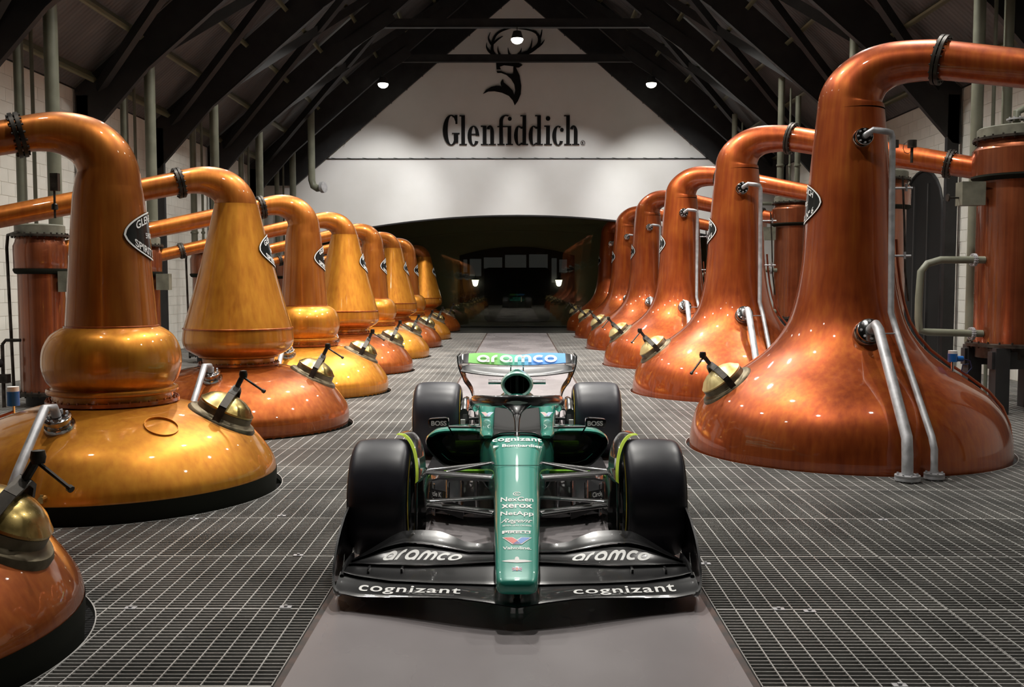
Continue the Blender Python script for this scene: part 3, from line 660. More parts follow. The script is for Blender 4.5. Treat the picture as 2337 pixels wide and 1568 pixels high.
def right_still(num, label):
    root = thing('wash_still', label, 'still', (0, 0, 0), group='red copper stills in the right row')
    MB().lathe(catmull(PR_R, 4), 96, cap=(True, False)).build('pot_and_neck', COP_R, root)
    swan(root, NK_R, -radians(34.4), None, 2.60, .62, .145, COP_R, .235, COP_R)
    manhole(root, PR_R, 1.24, pi + radians(4), (-.55, -.45, -.6), BRASSR)
    lens_sign(root, PR_R, 2.48, -radians(90) - radians(108), 'GLENFIDDICH', '9100 LITRES', 'WASH STILL N\u00ba %d' % num)
    # ports and rods
    a = radians(-91); rr_ = rad_at(PR_R[6:], 3.05)
    n = Vector((cos(a), sin(a), .1)); sight_port(root, n * rr_ + Vector((0, 0, 3.05)), n, .088)
    a2 = radians(-91); r2 = rad_at(PR_R[6:], 1.19); n2 = Vector((cos(a2), sin(a2), .45)).normalized(); p2 = Vector((cos(a2), sin(a2), 0)) * r2 + Vector((0, 0, 1.19)); sight_port(root, p2 + n2 * .02, n2, .125)
    b_ = n * (rr_ + .09) + Vector((0, 0, 3.05))
    P = [b_, b_ + Vector((.02, -.03, .02)), b_ + Vector((.06, -.05, .05)), Vector((.18, -.5, 3.13)), Vector((.23, -.48, 3.12)), Vector((.25, -.47, 3.08)), Vector((.24, -.56, 1.40)), Vector((.27, -.65, 1.20)), Vector((.21, -1.63, .36)), Vector((.21, -1.69, .26)), Vector((.21, -1.70, .02))]
    MB().tube(P, .030, 10).build('vapour_pipe', STEEL, root)
    q = p2 + n2 * .12; P = [q, q + n2 * .10 + Vector((.01, -.02, .01)), q + n2 * .17 + Vector((.01, -.03, -.06)), Vector((-.03, -1.70, .36)), Vector((-.05, -1.77, .22)), Vector((-.05, -1.78, .02))]
    MB().tube(P, .048, 12).build('sample_pipe', STEEL, root)
    MB().cyl((.0, -.76, 1.20), (.27, -.65, 1.20), .008, 6).build('tie_rod', STEEL, root)
    for (x, y, r) in ((-.05, -1.78, .105), (.21, -1.70, .085)):
        mb = MB().lathe([(.001, 0), (r, 0), (r, .018), (r * .98, .022), (r * .98, .026), (r, .03), (r, .045), (.001, .047)], 24, Matrix.Translation((x, y, .012))); bolts(mb, (x, y, .0), (0, 0, 1), r * .8, .009, .07, 8); mb.build('foot_flange', STEEL, root)
    # copper tube down the far side of the pot, sensor on the shoulder
    ang = radians(-12); pts = []
    for z in [2.1, 1.87, 1.65, 1.45, 1.28, 1.13, .99, .855, .73, .585, .43, .26, .08, -.1]:
        r = rad_at(PR_R, z) + .035; pts.append((r * cos(ang), r * sin(ang), z + .02))
    MB().tube(pts, .014, 8).build('copper_tube', HOSE, root)
    a = radians(-25); c = Vector((1.0 * cos(a), 1.0 * sin(a), .82))
    sn = MB().cyl(c + Vector((0, 0, .09)), c + Vector((0, 0, .17)), .045, 16).cyl(c + Vector((.04, 0, .12)), c + Vector((.10, 0, .12)), .028, 10).build('sensor', BLUE, root)
    MB().cyl(c + Vector((0, 0, .17)), c + Vector((0, 0, .2)), .042, 16).build('sensor_cap', WHITE, sn)
    MB().cyl(c - Vector((0, 0, .03)), c + Vector((0, 0, .09)), .014, 10).build('sensor_stem', CHROME, sn)
    MB().tube([c + Vector((.1, 0, .12)), c + Vector((.17, 0, .1)), c + Vector((.19, 0, .03)), c + Vector((.14, 0, -.03)), c + Vector((.09, 0, .0)), c + Vector((.1, 0, .06)), c + Vector((.16, 0, .07))], .005, 6).build('sensor_cable', CABLE, sn)
    # side valves and rod on the right of the neck
    for z in (2.62, 1.95):
        MB().cyl((.36, -.18, z), (.56, -.21, z), .011, 8).cyl((.50, -.2, z - .03), (.50, -.2, z + .04), .014, 8).build('valve', STEEL, root)
    MB().tube([(.50, -.1, 2.75), (.52, -.12, 2.3), (.54, -.12, 1.8), (.58, -.12, 1.5)], .011, 6).build('gauge_rod', IRON, root)
    return root
def left_still(kind, num, label, mh=(.87, 5), band=False, patch=False):
    root = thing('spirit_still', label, 'still', (0, 0, 0), group='golden copper stills in the left row')
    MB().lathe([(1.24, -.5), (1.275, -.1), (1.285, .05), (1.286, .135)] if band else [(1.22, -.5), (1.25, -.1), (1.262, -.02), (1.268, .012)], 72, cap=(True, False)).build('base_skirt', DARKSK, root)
    dm = catmull(DM_L if band else [(1.265, .0), (1.28, .07)] + DM_L, 4)
    MB().lathe(dm, 80).build('pot', COP_L if kind == 'ball' else COP_LR, root)
    HD, NK, nm = (BALL, BNECK, 'boil_ball') if kind == 'ball' else (CONE, CNECK, 'lantern_base')
    mb = MB().lathe(catmull(HD, 4) if kind == 'ball' else catmull(HD, 3), 64); mb.build(nm, COP_L, root)
    mb = MB().lathe([(HD[1][0] + .03, .715), (HD[1][0] + .05, .72), (HD[1][0] + .05, .745), (HD[1][0] + .01, .75)], 64)
    bolts(mb, (0, 0, .74), (0, 0, 1), HD[1][0] + .033, .008, .02, 40); mb.build('bolted_collar', COP_LR, root)
    nk = MB().lathe(catmull(NK, 4), 56).build('neck', COP_LN if kind == 'ball' else COP_L, root)
    z = NK[0][1]; MB().lathe([(NK[0][0] + .0, z - .012), (NK[0][0] + .012, z - .006), (NK[0][0] + .012, z + .006), (NK[0][0] - .002, z + .012)], 56).build('neck_seam', COP_LR, nk)
    swan(root, NK_L, pi + radians(27.8), None, 2.80, .68, .105, COP_LN, .175, COP_LN)
    manhole(root, DM_L, mh[0], radians(mh[1]), (.75, -.35, -.42), BRASS, R=.285)
    pr = [p for p in HD + NK]
    lens_sign(root, NK, 2.06, -radians(90) + radians(110), 'GLENFIDDICH', '5900 LITRES', 'SPIRIT STILL N\u00ba %d' % num, hw=.37, hh=.20)
    a = radians(-90 - 5); p = Vector((.80 * cos(a), .80 * sin(a), .622)); n = Vector((cos(a) * .45, sin(a) * .45, .9)).normalized()
    sight_port(root, p, n, .105)
    q = p + n * .10
    MB().tube([q, q + n * .07, q + n * .09 + Vector((-.03, -.06, -.01)), Vector((-.12, -1.32, .40)), Vector((-.13, -1.42, .27)), Vector((-.13, -1.43, .02))], .034, 12).build('sample_pipe', STEEL, root)
    MB().lathe([(.001, 0), (.08, 0), (.08, .05), (.001, .05)], 20, Matrix.Translation((-.13, -1.43, .01))).build('foot_flange', STEEL, root)
    # welded round patch on the pot, drain cock, sensor behind
    if patch:
        c = Vector((.605, -.60, .603)); nn = Vector((.36, -.355, 1)).normalized()
        MB().lathe([(.119, -.02), (.121, .004), (.127, .004), (.129, -.02)], 36, axisT(c, nn)).build('welded_patch', COP_L, root)
    MB().cyl((.03, -1.27, .2), (.03, -1.33, .2), .02, 8).cyl((.03, -1.31, .17), (.03, -1.31, .23), .012, 6).build('drain_cock', BRASS, root)
    c = Vector((-.95, .25, .60)); sn = MB().cyl(c + Vector((0, 0, .05)), c + Vector((0, 0, .17)), .05, 14).build('sensor', BLUE, root)
    MB().cyl(c + Vector((0, 0, .17)), c + Vector((0, 0, .21)), .048, 14).build('sensor_cap', WHITE, sn)
    MB().cyl(c - Vector((0, 0, .08)), c + Vector((0, 0, .05)), .012, 8).build('sensor_stem', CHROME, sn)
    MB().tube([c + Vector((0, 0, .0)), c + Vector((-.2, -.25, -.09)), c + Vector((-.3, -.75, -.35))], .012, 6).build('copper_tube', HOSE, root)
    return root
RL = ['largest red copper still with two white pipes, at the right front', 'red copper still second in the right row, directly behind the largest', 'red copper still third in the right row', 'red copper still fourth in the right row', 'farthest lit red copper still of the right row, just before the dark arch', 'unlit red copper still inside the dark bay beyond the arch, right side']
for k in range(RS['n'] + 1):
    o = right_still(6 - k, RL[k]); o.location = (RS['x'], RS['y'] + k * RS['d'], 0)
LL = ['copper still cut off by the lower left corner of the frame', 'nearest golden still with a fat boil ball, at the left', 'nearest cone-shaped golden still, second from the left edge', 'ball-necked golden still behind the nearest cone-shaped one', 'second cone-shaped golden still of the left row', 'third ball-necked golden still of the left row, small in the distance', 'third cone-shaped golden still of the left row, small in the distance', 'last lit golden still of the left row, just before the dark arch', 'unlit cone-shaped copper still inside the dark bay beyond the arch, left side']
for k in range(-1, 8):
    kind = 'ball' if k % 2 == 0 else 'cone'
    o = left_still(kind, k + 2, LL[k + 1], (.95, 8) if k < 0 else (.87, 5), k < 1, k == 0); o.location = (LS['x'] - (.06 if k < 0 else 0), LS['y'] + k * LS['d'] + (1.5 if k == 7 else 0), 0)

# ------------------------------------------------------------------ condensers
def condenser(x, y, R, zb, zt, band, label, grp, big):
    t = thing('condenser', label, 'condenser', (x, y, 0), group=grp); Rb = R * .88; s = -1 if x < 0 else 1
    MB().lathe([(Rb, zb), (Rb, band - .05)], 40, cap=(True, False)).build('shell', COP_C, t)
    MB().lathe([(Rb, band - .06), (R, band), (R + .004, zt - .28), (Rb + .02, zt - .22), (Rb, zt - .12)], 40).build('shoulder', COP_C, t)
    mb = MB().lathe([(Rb + .002, band - .06), (Rb + .03, band - .05), (R + .01, band - .01), (R + .008, band + .015)], 40); mb.build('band', DARKSK, t)
    mb = MB().lathe([(Rb - .02, zt - .16), (Rb + .07, zt - .15), (Rb + .07, zt - .12), (Rb, zt - .115)], 40); bolts(mb, (0, 0, zt - .17), (0, 0, 1), Rb + .05, .012, .07, 26); mb.build('bolted_flange', IRON, t)
    MB().lathe([(Rb + .02, zt - .12), (Rb + .02, zt), (Rb, zt + .015), (.001, zt + .02)], 40).build('cap', TOPGREY, t)
    mb = MB().lathe([(Rb - .01, zb - .05), (Rb + .09, zb - .05), (Rb + .09, zb - .01), (Rb, zb)], 40); bolts(mb, (0, 0, zb - .07), (0, 0, 1), Rb + .06, .012, .09, 24); mb.build('base_flange', IRON, t)
    if zb > .5:
        MB().lathe([(Rb - .03, zb - .2), (Rb - .03, zb - .05)], 32, cap=(True, False)).build('outlet_sump', IRON, t)
        for a, b_ in ((-1, -1), (1, -1), (1, 1), (-1, 1)): MB().box((a * Rb * .75 - .09, b_ * Rb * .75 - .09, PITZ), (a * Rb * .75 + .09, b_ * Rb * .75 + .09, zb - .05)).build('leg', BLACKP, t, smooth=False)
        for yb in (-1, 1): MB().box((-Rb, yb * Rb * .75 - .06, zb - .32), (Rb, yb * Rb * .75 + .06, zb - .1)).build('cross_beam', BLACKP, t, smooth=False)
        # cooling water pipe, a square-cornered loop on the aisle side
        P = [(-Rb + .02, -.12, zt - 2.05 + .35), (-Rb - .55, -.12, zt - 2.05 + .35), (-Rb - .72, -.12, zt - 2.05 + .30), (-Rb - .80, -.12, zt - 2.05 + .2), (-Rb - .82, -.12, zt - 2.2), (-Rb - .82, -.12, zb + .32), (-Rb - .80, -.12, zb + .16), (-Rb - .7, -.12, zb + .14), (-Rb + .02, -.12, zb + .12)]
        MB().tube([Vector((p[0] * 1, p[1], p[2])) for p in P], .048, 14).build('water_pipe', PAINTP, t)
        flange((-Rb - .12, -.12, zt - 1.70), (1, 0, 0), .085, t, 'pipe_flange', STEEL, .012); flange((-Rb - .12, -.12, zb + .12), (1, 0, 0), .085, t, 'pipe_flange', STEEL, .012)
        MB().box((-R - .28, -.25, band - .38), (-R + .02, -.05, band - .08)).build('control_box', TOPGREY, t, smooth=False)
        mb = MB().cyl((-R - .42, -.15, band - .28), (-R - .28, -.15, band - .28), .012, 8).lathe([(.001, -.01), (.05, -.01), (.05, .01), (.001, .01)], 12, axisT((-R - .42, -.15, band - .28), (1, 0, 0))); mb.build('valve_wheel', IRON, t)
        MB().tube([(-.12, -.1, zt), (-.12, -.1, zt + .2), (.0, -.1, zt + .26), (.8, -.1, zt + .26)], .05, 12).build('vent_pipe', PAINTP, t)
        mb = MB(); bolts(mb, (-.12, -.1, zt + .08), (0, 0, 1), .09, .01, .06, 8); mb.lathe([(.1, 0), (.12, 0), (.12, .02), (.05, .02)], 16, Matrix.Translation((-.12, -.1, zt + .1))); mb.build('vent_flange', STEEL, t)
    else:
        MB().tube([(-R * .4, -R, zt - .1), (-R - .04, -.12, zt - .13), (-R - .06, -.12, zt - .3), (-R - .02, -.12, .1)], .022, 8).build('drain_pipe', IRON, t)
        MB().cyl((0, 0, PITZ), (0, 0, zb - .04), Rb * .8, 20).build('pedestal', BLACKP, t)
        MB().box((R - .02, -.2, band - .3), (R + .2, -.05, band - .02)).build('control_box', TOPGREY, t, smooth=False)
    return t
for k in range(4):
    condenser(6.57, 12.97 + k * RS['d'], .58, .90, 3.68, 3.06, '%s tall red-brown condenser column by the right wall' % ORD[k], 'condensers along the right wall', True)
for k in range(5):
    condenser(-6.53, 13.48 + k * LS['d'], .34, .2, 2.46, 1.86, '%s slim red-brown condenser column by the left wall' % ORD[k], 'condensers along the left wall', False)

# vertical service pipes along both walls
SZL = [(7.3, .105, 6.3, 'thick'), (7.82, .076, 5.8, 'medium'), (7.61, .030, 6.0, 'thin')]
SZR = [(6.55, .082, 6.75, 'thick'), (6.97, .068, 6.3, 'medium'), (6.78, .026, 6.5, 'thin')]
for side, s, y0, d, n in (('left', -1, 15.6, 4.15, 5), ('right', 1, 14.2, 5.25, 4)):
    for x, r, zt, szn in (SZL if s < 0 else SZR):
        for k in range(n):
            y = y0 + k * d
            o = MB().tube([(0, 0, PITZ), (0, 0, 1.2), (0, 0, zt)], r, 16).build('service_pipe', PAINTP); o.location = (s * x, y, 0)
            if True:
                t = tag(o, '%s %s vertical grey-green pipe along the %s wall' % (ORD[k], szn, side), 'pipe', 'grey-green service pipes along the %s wall' % side)
                MB().lathe([(r + .004, -.03), (r + .02, -.02), (r + .02, .02), (r + .004, .03)], 12, Matrix.Translation((0, 0, 4.6 if s > 0 else 2.9))).build('pipe_collar', PAINTP, o)
t = thing('bent_pipe', 'grey-green pipe ending in an elbow beside the far white wall', 'pipe', (-6.35, 30.6, 0))
MB().tube([(0, 0, 7.05), (0, 0, 4.85), (.05, 0, 4.68), (.18, -.05, 4.6), (.34, -.1, 4.62)], .11, 16).build('pipe_run', PAINTP, t)
MB().cyl((.32, -.1, 4.62), (.42, -.14, 4.63), .17, 18).build('end_flange', STEEL, t)
# small instruments and valves on the left wall side
def valve_group(x, y, z, label):
    t = thing('valve_manifold', label, 'valve', (x, y, z))
    MB().tube([(0, 0, -1.6 if z > 1 else -z - .4), (0, 0, .1)], .025, 8).build('riser', IRON, t)
    MB().tube([(0, 0, .1), (.05, 0, .16), (.25, 0, .16)], .022, 8).build('branch', IRON, t)
    MB().lathe([(.001, -.05), (.06, -.05), (.06, .05), (.001, .05)], 12, axisT((-.04, -.05, -.15), (0, 1, 0))).build('gauge', BLACKP, t)
    MB().box((-.1, -.05, -.42), (.08, .05, -.3)).build('valve_body', IRON, t, smooth=False)
valve_group(-6.95, 13.2, .75, 'dark valves and gauge beside the nearest left condenser')
t = thing('pressure_transmitter', 'small box instrument on a stem above the left copper arm', 'instrument', (-4.78, 10.2, 2.35))
MB().box((-.03, -.03, .28), (.05, .03, .46)).build('instrument_box', IRON, t, smooth=False)
MB().cyl((0, 0, 0), (0, 0, .3), .012, 8).lathe([(.001, .08), (.035, .09), (.03, .14), (.001, .16)], 10).build('stem', IRON, t)
t = thing('pressure_transmitter', 'pair of gauges with coiled wires above the right copper arm', 'instrument', (5.2, 13.4, 3.40))
for dx in (-.12, .12): MB().cyl((dx, 0, -.1), (dx, 0, .14), .02, 8).lathe([(.001, .1), (.06, .1), (.06, .2), (.001, .2)], 12, Matrix.Translation((dx, 0, 0))).build('gauge', IRON, t)
MB().tube([(.06 + .06 * cos(a * .8), 0, .1 + .08 * sin(a * .8)) for a in range(16)], .004, 5).build('wire_coil', IRON, t)
# ------------------------------------------------------------------ THE CAR
car = thing('racing_car', 'green and black open-wheel racing car on the painted strip', 'car', (0, 6.0, 0))
CY = 6.0
class CB_(MB):
    """mesh builder in hall coordinates, shifted to the car's own origin when built"""
    def build(s, name, m, parent=None, **k):
        s.v = [(x, y - CY, z) for x, y, z in s.v]
        return MB.build(s, name, m, parent or car, **k)
def superloop(y, hw, zt, zb, e=3.2, n=28, cx=0.):
    c = []; zc = (zt + zb) / 2; hz = (zt - zb) / 2
    for k in range(n):
        a = 2 * pi * k / n; ca, sa = cos(a), sin(a)
        c.append(Vector((cx + hw * math.copysign(abs(ca) ** (2 / e), ca), y, zc + hz * math.copysign(abs(sa) ** (2 / e), sa))))
    return c
def carfn(fn):   # surface functions are written in hall coordinates
    def g(u, v): p, n = fn(u, v); return (Vector(p) - Vector((0, CY, 0))), n
    return g
# nose and chassis
NOSE = [(4.66, .060, .225, .195), (4.675, .088, .245, .175), (4.72, .101, .258, .163), (4.8, .107, .275, .16), (5.0, .114, .308, .163), (5.3, .124, .360, .175), (5.7, .135, .430, .185), (6.2, .150, .516, .185), (6.6, .182, .588, .17), (6.78, .205, .615, .16)]
def nose_top(y): a = interp(NOSE, y); return a[1]
cbm = CB_(); K = catmull(NOSE, 4); cbm.rings([superloop(y, h, a, b, 4.5) for y, h, a, b in K])
nose = cbm.build('nose', GREEN)
CB_().tube([(-.151, 6.22, .50), (-.148, 6.215, .517), (-.08, 6.2, .5205), (.08, 6.2, .5205), (.148, 6.215, .517), (.151, 6.22, .50)], .0022, 5).build('nose_joint', BLK, nose)
CH = [(6.78, .205, .615, .16), (7.0, .25, .60, .14), (7.3, .28, .56, .12), (7.7, .30, .55, .12), (8.1, .30, .60, .12), (8.6, .26, .62, .12), (9.1, .19, .55, .14), (9.6, .12, .45, .18), (9.95, .07, .38, .24)]
CB_().rings([superloop(y, h, a, b, 3.4) for y, h, a, b in catmull(CH, 3)]).build('chassis', GREEN)
for s in (-1, 1):   # raised cockpit sides
    R = [(6.80, .205, .03, .60, .62), (6.95, .215, .05, .57, .635), (7.2, .225, .055, .54, .645), (7.5, .232, .06, .54, .672), (7.8, .24, .07, .55, .70), (8.0, .235, .075, .56, .72), (8.3, .20, .07, .56, .70)]
    CB_().rings([superloop(y, w_, zt, zb, 3, 20, s * cx) for y, cx, w_, zb, zt in catmull(R, 3)]).build('cockpit_side', GREEN)
# cockpit cover
CB_().rings([superloop(y, h, zt, zt - .05, 5, 20) for y, h, zt in ((6.86, .165, .617), (7.1, .172, .632), (7.4, .176, .655), (7.75, .178, .690), (7.98, .17, .70))]).build('cockpit_cover', MATTE)
CB_().tube([(-.165, 6.86, .605), (-.12, 6.835, .628), (-.04, 6.82, .636), (.04, 6.82, .636), (.12, 6.835, .628), (.165, 6.86, .605)], .007, 8).build('cockpit_rim', CARB)
# halo
hal = CB_(); HP = [(-.345, 8.05, .66), (-.35, 7.85, .715), (-.335, 7.6, .765), (-.285, 7.35, .80), (-.19, 7.17, .815), (-.08, 7.08, .82), (0, 7.06, .82)]
HP = HP + [(-a, b, c) for a, b, c in HP[-2::-1]]
def ell(pts, rw, rh):
    K = [Vector(p) for p in catmull(pts, 4)]; R = []
    for i, p in enumerate(K):
        t = (K[min(i + 1, len(K) - 1)] - K[max(i - 1, 0)]).normalized(); up = Vector((0, 0, 1)); x = t.cross(up).normalized(); y = x.cross(t)
        R.append([p + x * cos(2 * pi * k / 14) * rw + y * sin(2 * pi * k / 14) * (rh(p) if callable(rh) else rh) for k in range(14)])
    return R
hal.rings(ell(HP, .03, lambda p: .040 + .016 * max(0, 1 - abs(p.x) / .2))).build('halo', BLK)
halo = car.children[-1]
mb = CB_(); R = []
for y, z, hw, hd in ((7.06, .80, .11, .03), (7.03, .77, .06, .03), (7.0, .75, .036, .035), (6.94, .71, .022, .035), (6.86, .65, .018, .035), (6.81, .60, .022, .04)):
    R.append([Vector((hw * cos(2 * pi * k / 14), y + hd * sin(2 * pi * k / 14), z)) for k in range(14)])
mb.rings(R).build('halo_pillar', BLK)
E_ = [(x * .078, 7.008 + .1 * 0, .822 + z_ * .0145) for x, z_ in [(cos(2 * pi * k / 24), sin(2 * pi * k / 24) * (1 if abs(cos(2 * pi * k / 24)) < .5 else .7)) for k in range(24)]]
CB_().add(E_ + [(x, y + .01, z) for x, y, z in E_], [tuple(range(24))]).build('halo_emblem', SILV, smooth=False)
# airbox and engine cover
mb = CB_(); R = []
AB = [(7.98, .118, .85, .094), (7.97, .124, .85, .100), (8.0, .128, .85, .103), (8.2, .122, .845, .105), (8.6, .085, .80, .13), (9.1, .05, .70, .16), (9.6, .03, .58, .16), (9.9, .015, .5, .12)]
def egg(y, hw, zc, hz, n=28): return [Vector((hw * cos(2 * pi * k / n) * (1 - .10 * max(0, -sin(2 * pi * k / n))), y, zc + hz * sin(2 * pi * k / n))) for k in range(n)]
mb.rings([egg(*a) for a in catmull(AB, 3)], cap=(False, True)).build('engine_cover', GREEN)
MINT = mat('airbox_mint', (.42, .68, .61), .3, .1, 1.)
mb = CB_(); mb.rings([egg(7.985, .102, .848, .080), egg(7.965, .112, .849, .089), egg(7.955, .122, .85, .099), egg(7.965, .131, .85, .107), egg(8.02, .135, .85, .110), egg(8.06, .130, .85, .105)], cap=(False, False)).build('air_intake_rim', MINT)
mb = CB_(); mb.rings([egg(7.99, .112, .85, .088), egg(8.12, .08, .84, .06)], cap=(False, True)).build('air_intake', MATTE)
CB_().box((-.012, 8.0, .76), (.012, 8.1, .93)).box((-.055, 8.0, .77), (-.05, 8.1, .92)).box((.05, 8.0, .77), (.055, 8.1, .92)).build('intake_vane', BLK, smooth=False)
CB_().rings([superloop(y, h, a, b, 2.6, 20) for y, h, a, b in ((7.93, .12, .77, .6), (8.1, .15, .80, .56), (8.6, .17, .74, .5), (9.1, .12, .64, .4), (9.6, .06, .5, .35))]).build('roll_hoop_fairing', GREEN)
for s in (-1, 1):
    CB_().rings([superloop(8.13 + .0, .0, .875, .836, 2, 8, s * .1)] and [[Vector((s * x, 8.15 + .05 * cos(2 * pi * k / 12), .857 + .019 * sin(2 * pi * k / 12))) for k in range(12)] for x in (.11, .238)]).build('camera_pod', BLK)
# mirrors
for s in (-1, 1):
    c = (s * .572, 7.12, .664)
    T = Matrix.Translation(c) @ Matrix.Rotation(s * radians(4), 4, 'Y')
    R = [[T @ Vector((w_ * math.copysign(abs(cos(a)) ** .35, cos(a)), d, h * math.copysign(abs(sin(a)) ** .35, sin(a)))) for a in [2 * pi * k / 20 for k in range(20)]] for d, w_, h in ((-.03, .068, .028), (-.026, .075, .034), (.03, .075, .034), (.06, .05, .022))]
    mr_ = CB_().rings(R).build('mirror', BLK)
    o = text_obj('lettering', fit2d(text_raw('BOSS', .035), .112, .036), carfn(planefn(T @ Vector((s * -.004, -.031, -.002)), (1, 0, 0), (0, .15, 1))), WHITE, mr_)
    CB_().bar((s * .50, 7.12, .632), (s * .22, 7.14, .625), .05, .012).build('mirror_stay', BLK, smooth=False)
    CB_().tube([(s * .505, 7.12, .64), (s * .485, 7.22, .58), (s * .478, 7.30, .545)], .006, 6).bar((s * .235, 7.14, .62), (s * .225, 7.13, .575), .05, .01).build('mirror_rod', BLK)
# sidepods
SPO = [(.185, .30), (.185, .45), (.215, .54), (.30, .575), (.45, .580), (.58, .572), (.645, .548), (.678, .505), (.672, .455), (.63, .39), (.57, .33), (.50, .30), (.35, .292)]
def pod(y, sx, x0, sz, z0):
    K = catmull(SPO + [SPO[0]], 3)[:-1]
    return [(x0 + (a - .43) * sx + .43, y, z0 + (b - .435) * sz + .435) for a, b in K]
for s in (-1, 1):
    M = lambda L: [Vector((s * a, b, c)) for a, b, c in L]
    secs = [pod(7.34, .90, 0, .86, 0), pod(7.30, .955, 0, .93, 0), pod(7.29, 1., 0, 1., 0), pod(7.33, 1.03, 0, 1.05, 0), pod(7.6, 1.03, -.01, 1.02, -.01), pod(8.0, .95, -.04, .9, -.04), pod(8.5, .72, -.10, .72, -.09), pod(9.0, .45, -.17, .55, -.12), pod(9.5, .2, -.24, .35, -.15)]
    mb = CB_(); R = [M(q) for q in secs]; mb.rings(R, cap=(False, True))
    for i, f in enumerate(mb.f):
        zc = sum(mb.v[k][2] for k in f) / len(f); yc = sum(mb.v[k][1] for k in f) / len(f)
        mb.m[i] = 0 if (zc > .525 and yc > 7.295) or (yc > 7.7 and zc > .42) else 1
    sp = mb.build('sidepod', [GREEN, BLK])
    mb = CB_(); mb.rings([M(pod(7.35, .89, 0, .85, 0)), M(pod(7.42, .80, 0, .74, 0)), M(pod(7.60, .70, -.02, .62, -.02))], cap=(False, True)).build('inlet', BLK, sp)
    CB_().tube(M([(.57, 7.33, .40), (.52, 7.335, .352), (.46, 7.34, .33), (.40, 7.345, .322)]), .004, 6).build('inlet_lip', CHROME, sp)
    # white writing on the tub side beside the inlet
    text_obj('lettering', fit2d(text_raw('cognizant', .01), .16, .035), carfn(planefn((s * .212, 7.02, .45), (s * .05, .35, -.95) if s > 0 else (-.05 * -1, -.35, .95), (-.95, .2, .1) if s > 0 else (-.95, .2, -.1))), WHITE, car, off=.004)
# suspension
def wish(mb, p, q, c=.075, t=.018):
    p, q = Vector(p), Vector(q); d = (q - p).normalized(); y = Vector((0, 1, 0)); z = d.cross(y).normalized(); y = z.cross(d)
    mb.rings([[e + y * cos(2 * pi * k / 12) * c / 2 * f_ + z * sin(2 * pi * k / 12) * t / 2 for k in range(12)] for e, f_ in ((p, 1.1), ((p + q) / 2, .9), (q, .75))])
for s in (-1, 1):
    for nm, a, b_, c in (('upper_wishbone', (.15, 5.93, .502), (.60, 5.98, .520), .10), ('upper_wishbone', (.16, 6.28, .52), (.59, 6.02, .518), .06), ('pushrod', (.165, 6.12, .55), (.44, 6.02, .512), .04),
                         ('lower_wishbone', (.135, 5.86, .300), (.58, 5.96, .328), .09), ('lower_wishbone', (.16, 6.40, .27), (.57, 6.03, .325), .06), ('track_rod', (.145, 5.72, .318), (.57, 5.85, .345), .035)):
        mb = CB_(); wish(mb, (s * a[0], a[1], a[2]), (s * b_[0], b_[1], b_[2]), c, .022 if c > .05 else .018); mb.build(nm, CARB)
    mb = CB_(); mb.rings([superloop(y, .045, zt, zb, 3, 16, s * .585) for y, zt, zb in ((5.78, .46, .16), (5.82, .53, .12), (6.0, .56, .10), (6.2, .50, .12))]).build('brake_duct', CARB)
    mb = CB_(); mb.bar((s * .50, 5.80, .05), (s * .50, 5.80, .20), .05, .10).bar((s * .50, 5.82, .10), (s * .59, 5.82, .10), .02, .012).build('duct_winglet', BLK, smooth=False)
    for nm, a, b_, c in (('rear_wishbone', (.17, 9.35, .48), (.56, 9.5, .46), .08), ('rear_wishbone', (.15, 9.8, .46), (.56, 9.55, .45), .05), ('rear_wishbone', (.17, 9.3, .26), (.56, 9.45, .26), .09), ('driveshaft', (.12, 9.5, .37), (.56, 9.5, .36), .05)):
        mb = CB_(); wish(mb, (s * a[0], a[1], a[2]), (s * b_[0], b_[1], b_[2]), c, .03); mb.build(nm, CARB)
    mb = CB_(); mb.rings([superloop(y, .05, zt, zb, 3, 16, s * .50) for y, zt, zb in ((9.2, .50, .16), (9.3, .58, .12), (9.7, .56, .12))]).build('rear_brake_duct', CARB)
# wheels
def wheel(x0, x1, y, r, name):
    s = 1 if x0 + x1 > 0 else -1; w_ = abs(x1 - x0); cx = (x0 + x1) / 2
    T = Matrix.Translation((cx, y - CY, r)) @ Matrix.Rotation(s * pi / 2, 4, 'Y')
    h = w_ / 2; P = [(r * .63, -h * .93), (r * .70, -h * 1.0), (r * .80, -h * 1.02), (r * .88, -h * .985), (r * .945, -h * .90), (r * .978, -h * .76), (r * .993, -h * .55), (r, -h * .25)]
    P = P + [(a, -b) for a, b in P[::-1]]
    ty = MB().lathe(catmull(P, 3), 72, T).build(name, TYRE, car)
    MB().lathe([(r * .63, h * .92), (r * .60, h * .90), (r * .55, h * .84), (r * .2, h * .80), (r * .12, h * .9), (.001, h * .9)], 40, T).build('wheel_cover', BLK, ty)
    MB().lathe([(r * .63, -h * .92), (r * .60, -h * .80), (r * .3, -h * .55), (.001, -h * .55)], 40, T).build('inner_rim', CARB, ty)
    for sg, nm in ((1, 'sidewall_stripe'), (-1, 'sidewall_stripe')):
        # two arcs of yellow print per sidewall, as on the photographed tyre
        for a0 in (20, 200):
            mb = MB(); R = []
            for k in range(25):
                a = radians(a0 + 140 * k / 24); R.append([T @ Vector((q * cos(a), q * sin(a), sg * zz)) for q, zz in ((r * .855, h * .997 + .006), (r * .895, h * .975 + .007))])
            mb.rings([[Vector(p) for p in q] for q in R], cap=(False, False), closed=False).build(nm, YEL, ty)
    return ty
for s in (-1, 1):
    wheel(s * .645, s * 1.0, 6.0, .36, 'front_wheel'); wheel(s * .545, s * .985, 9.5, .36, 'rear_wheel')
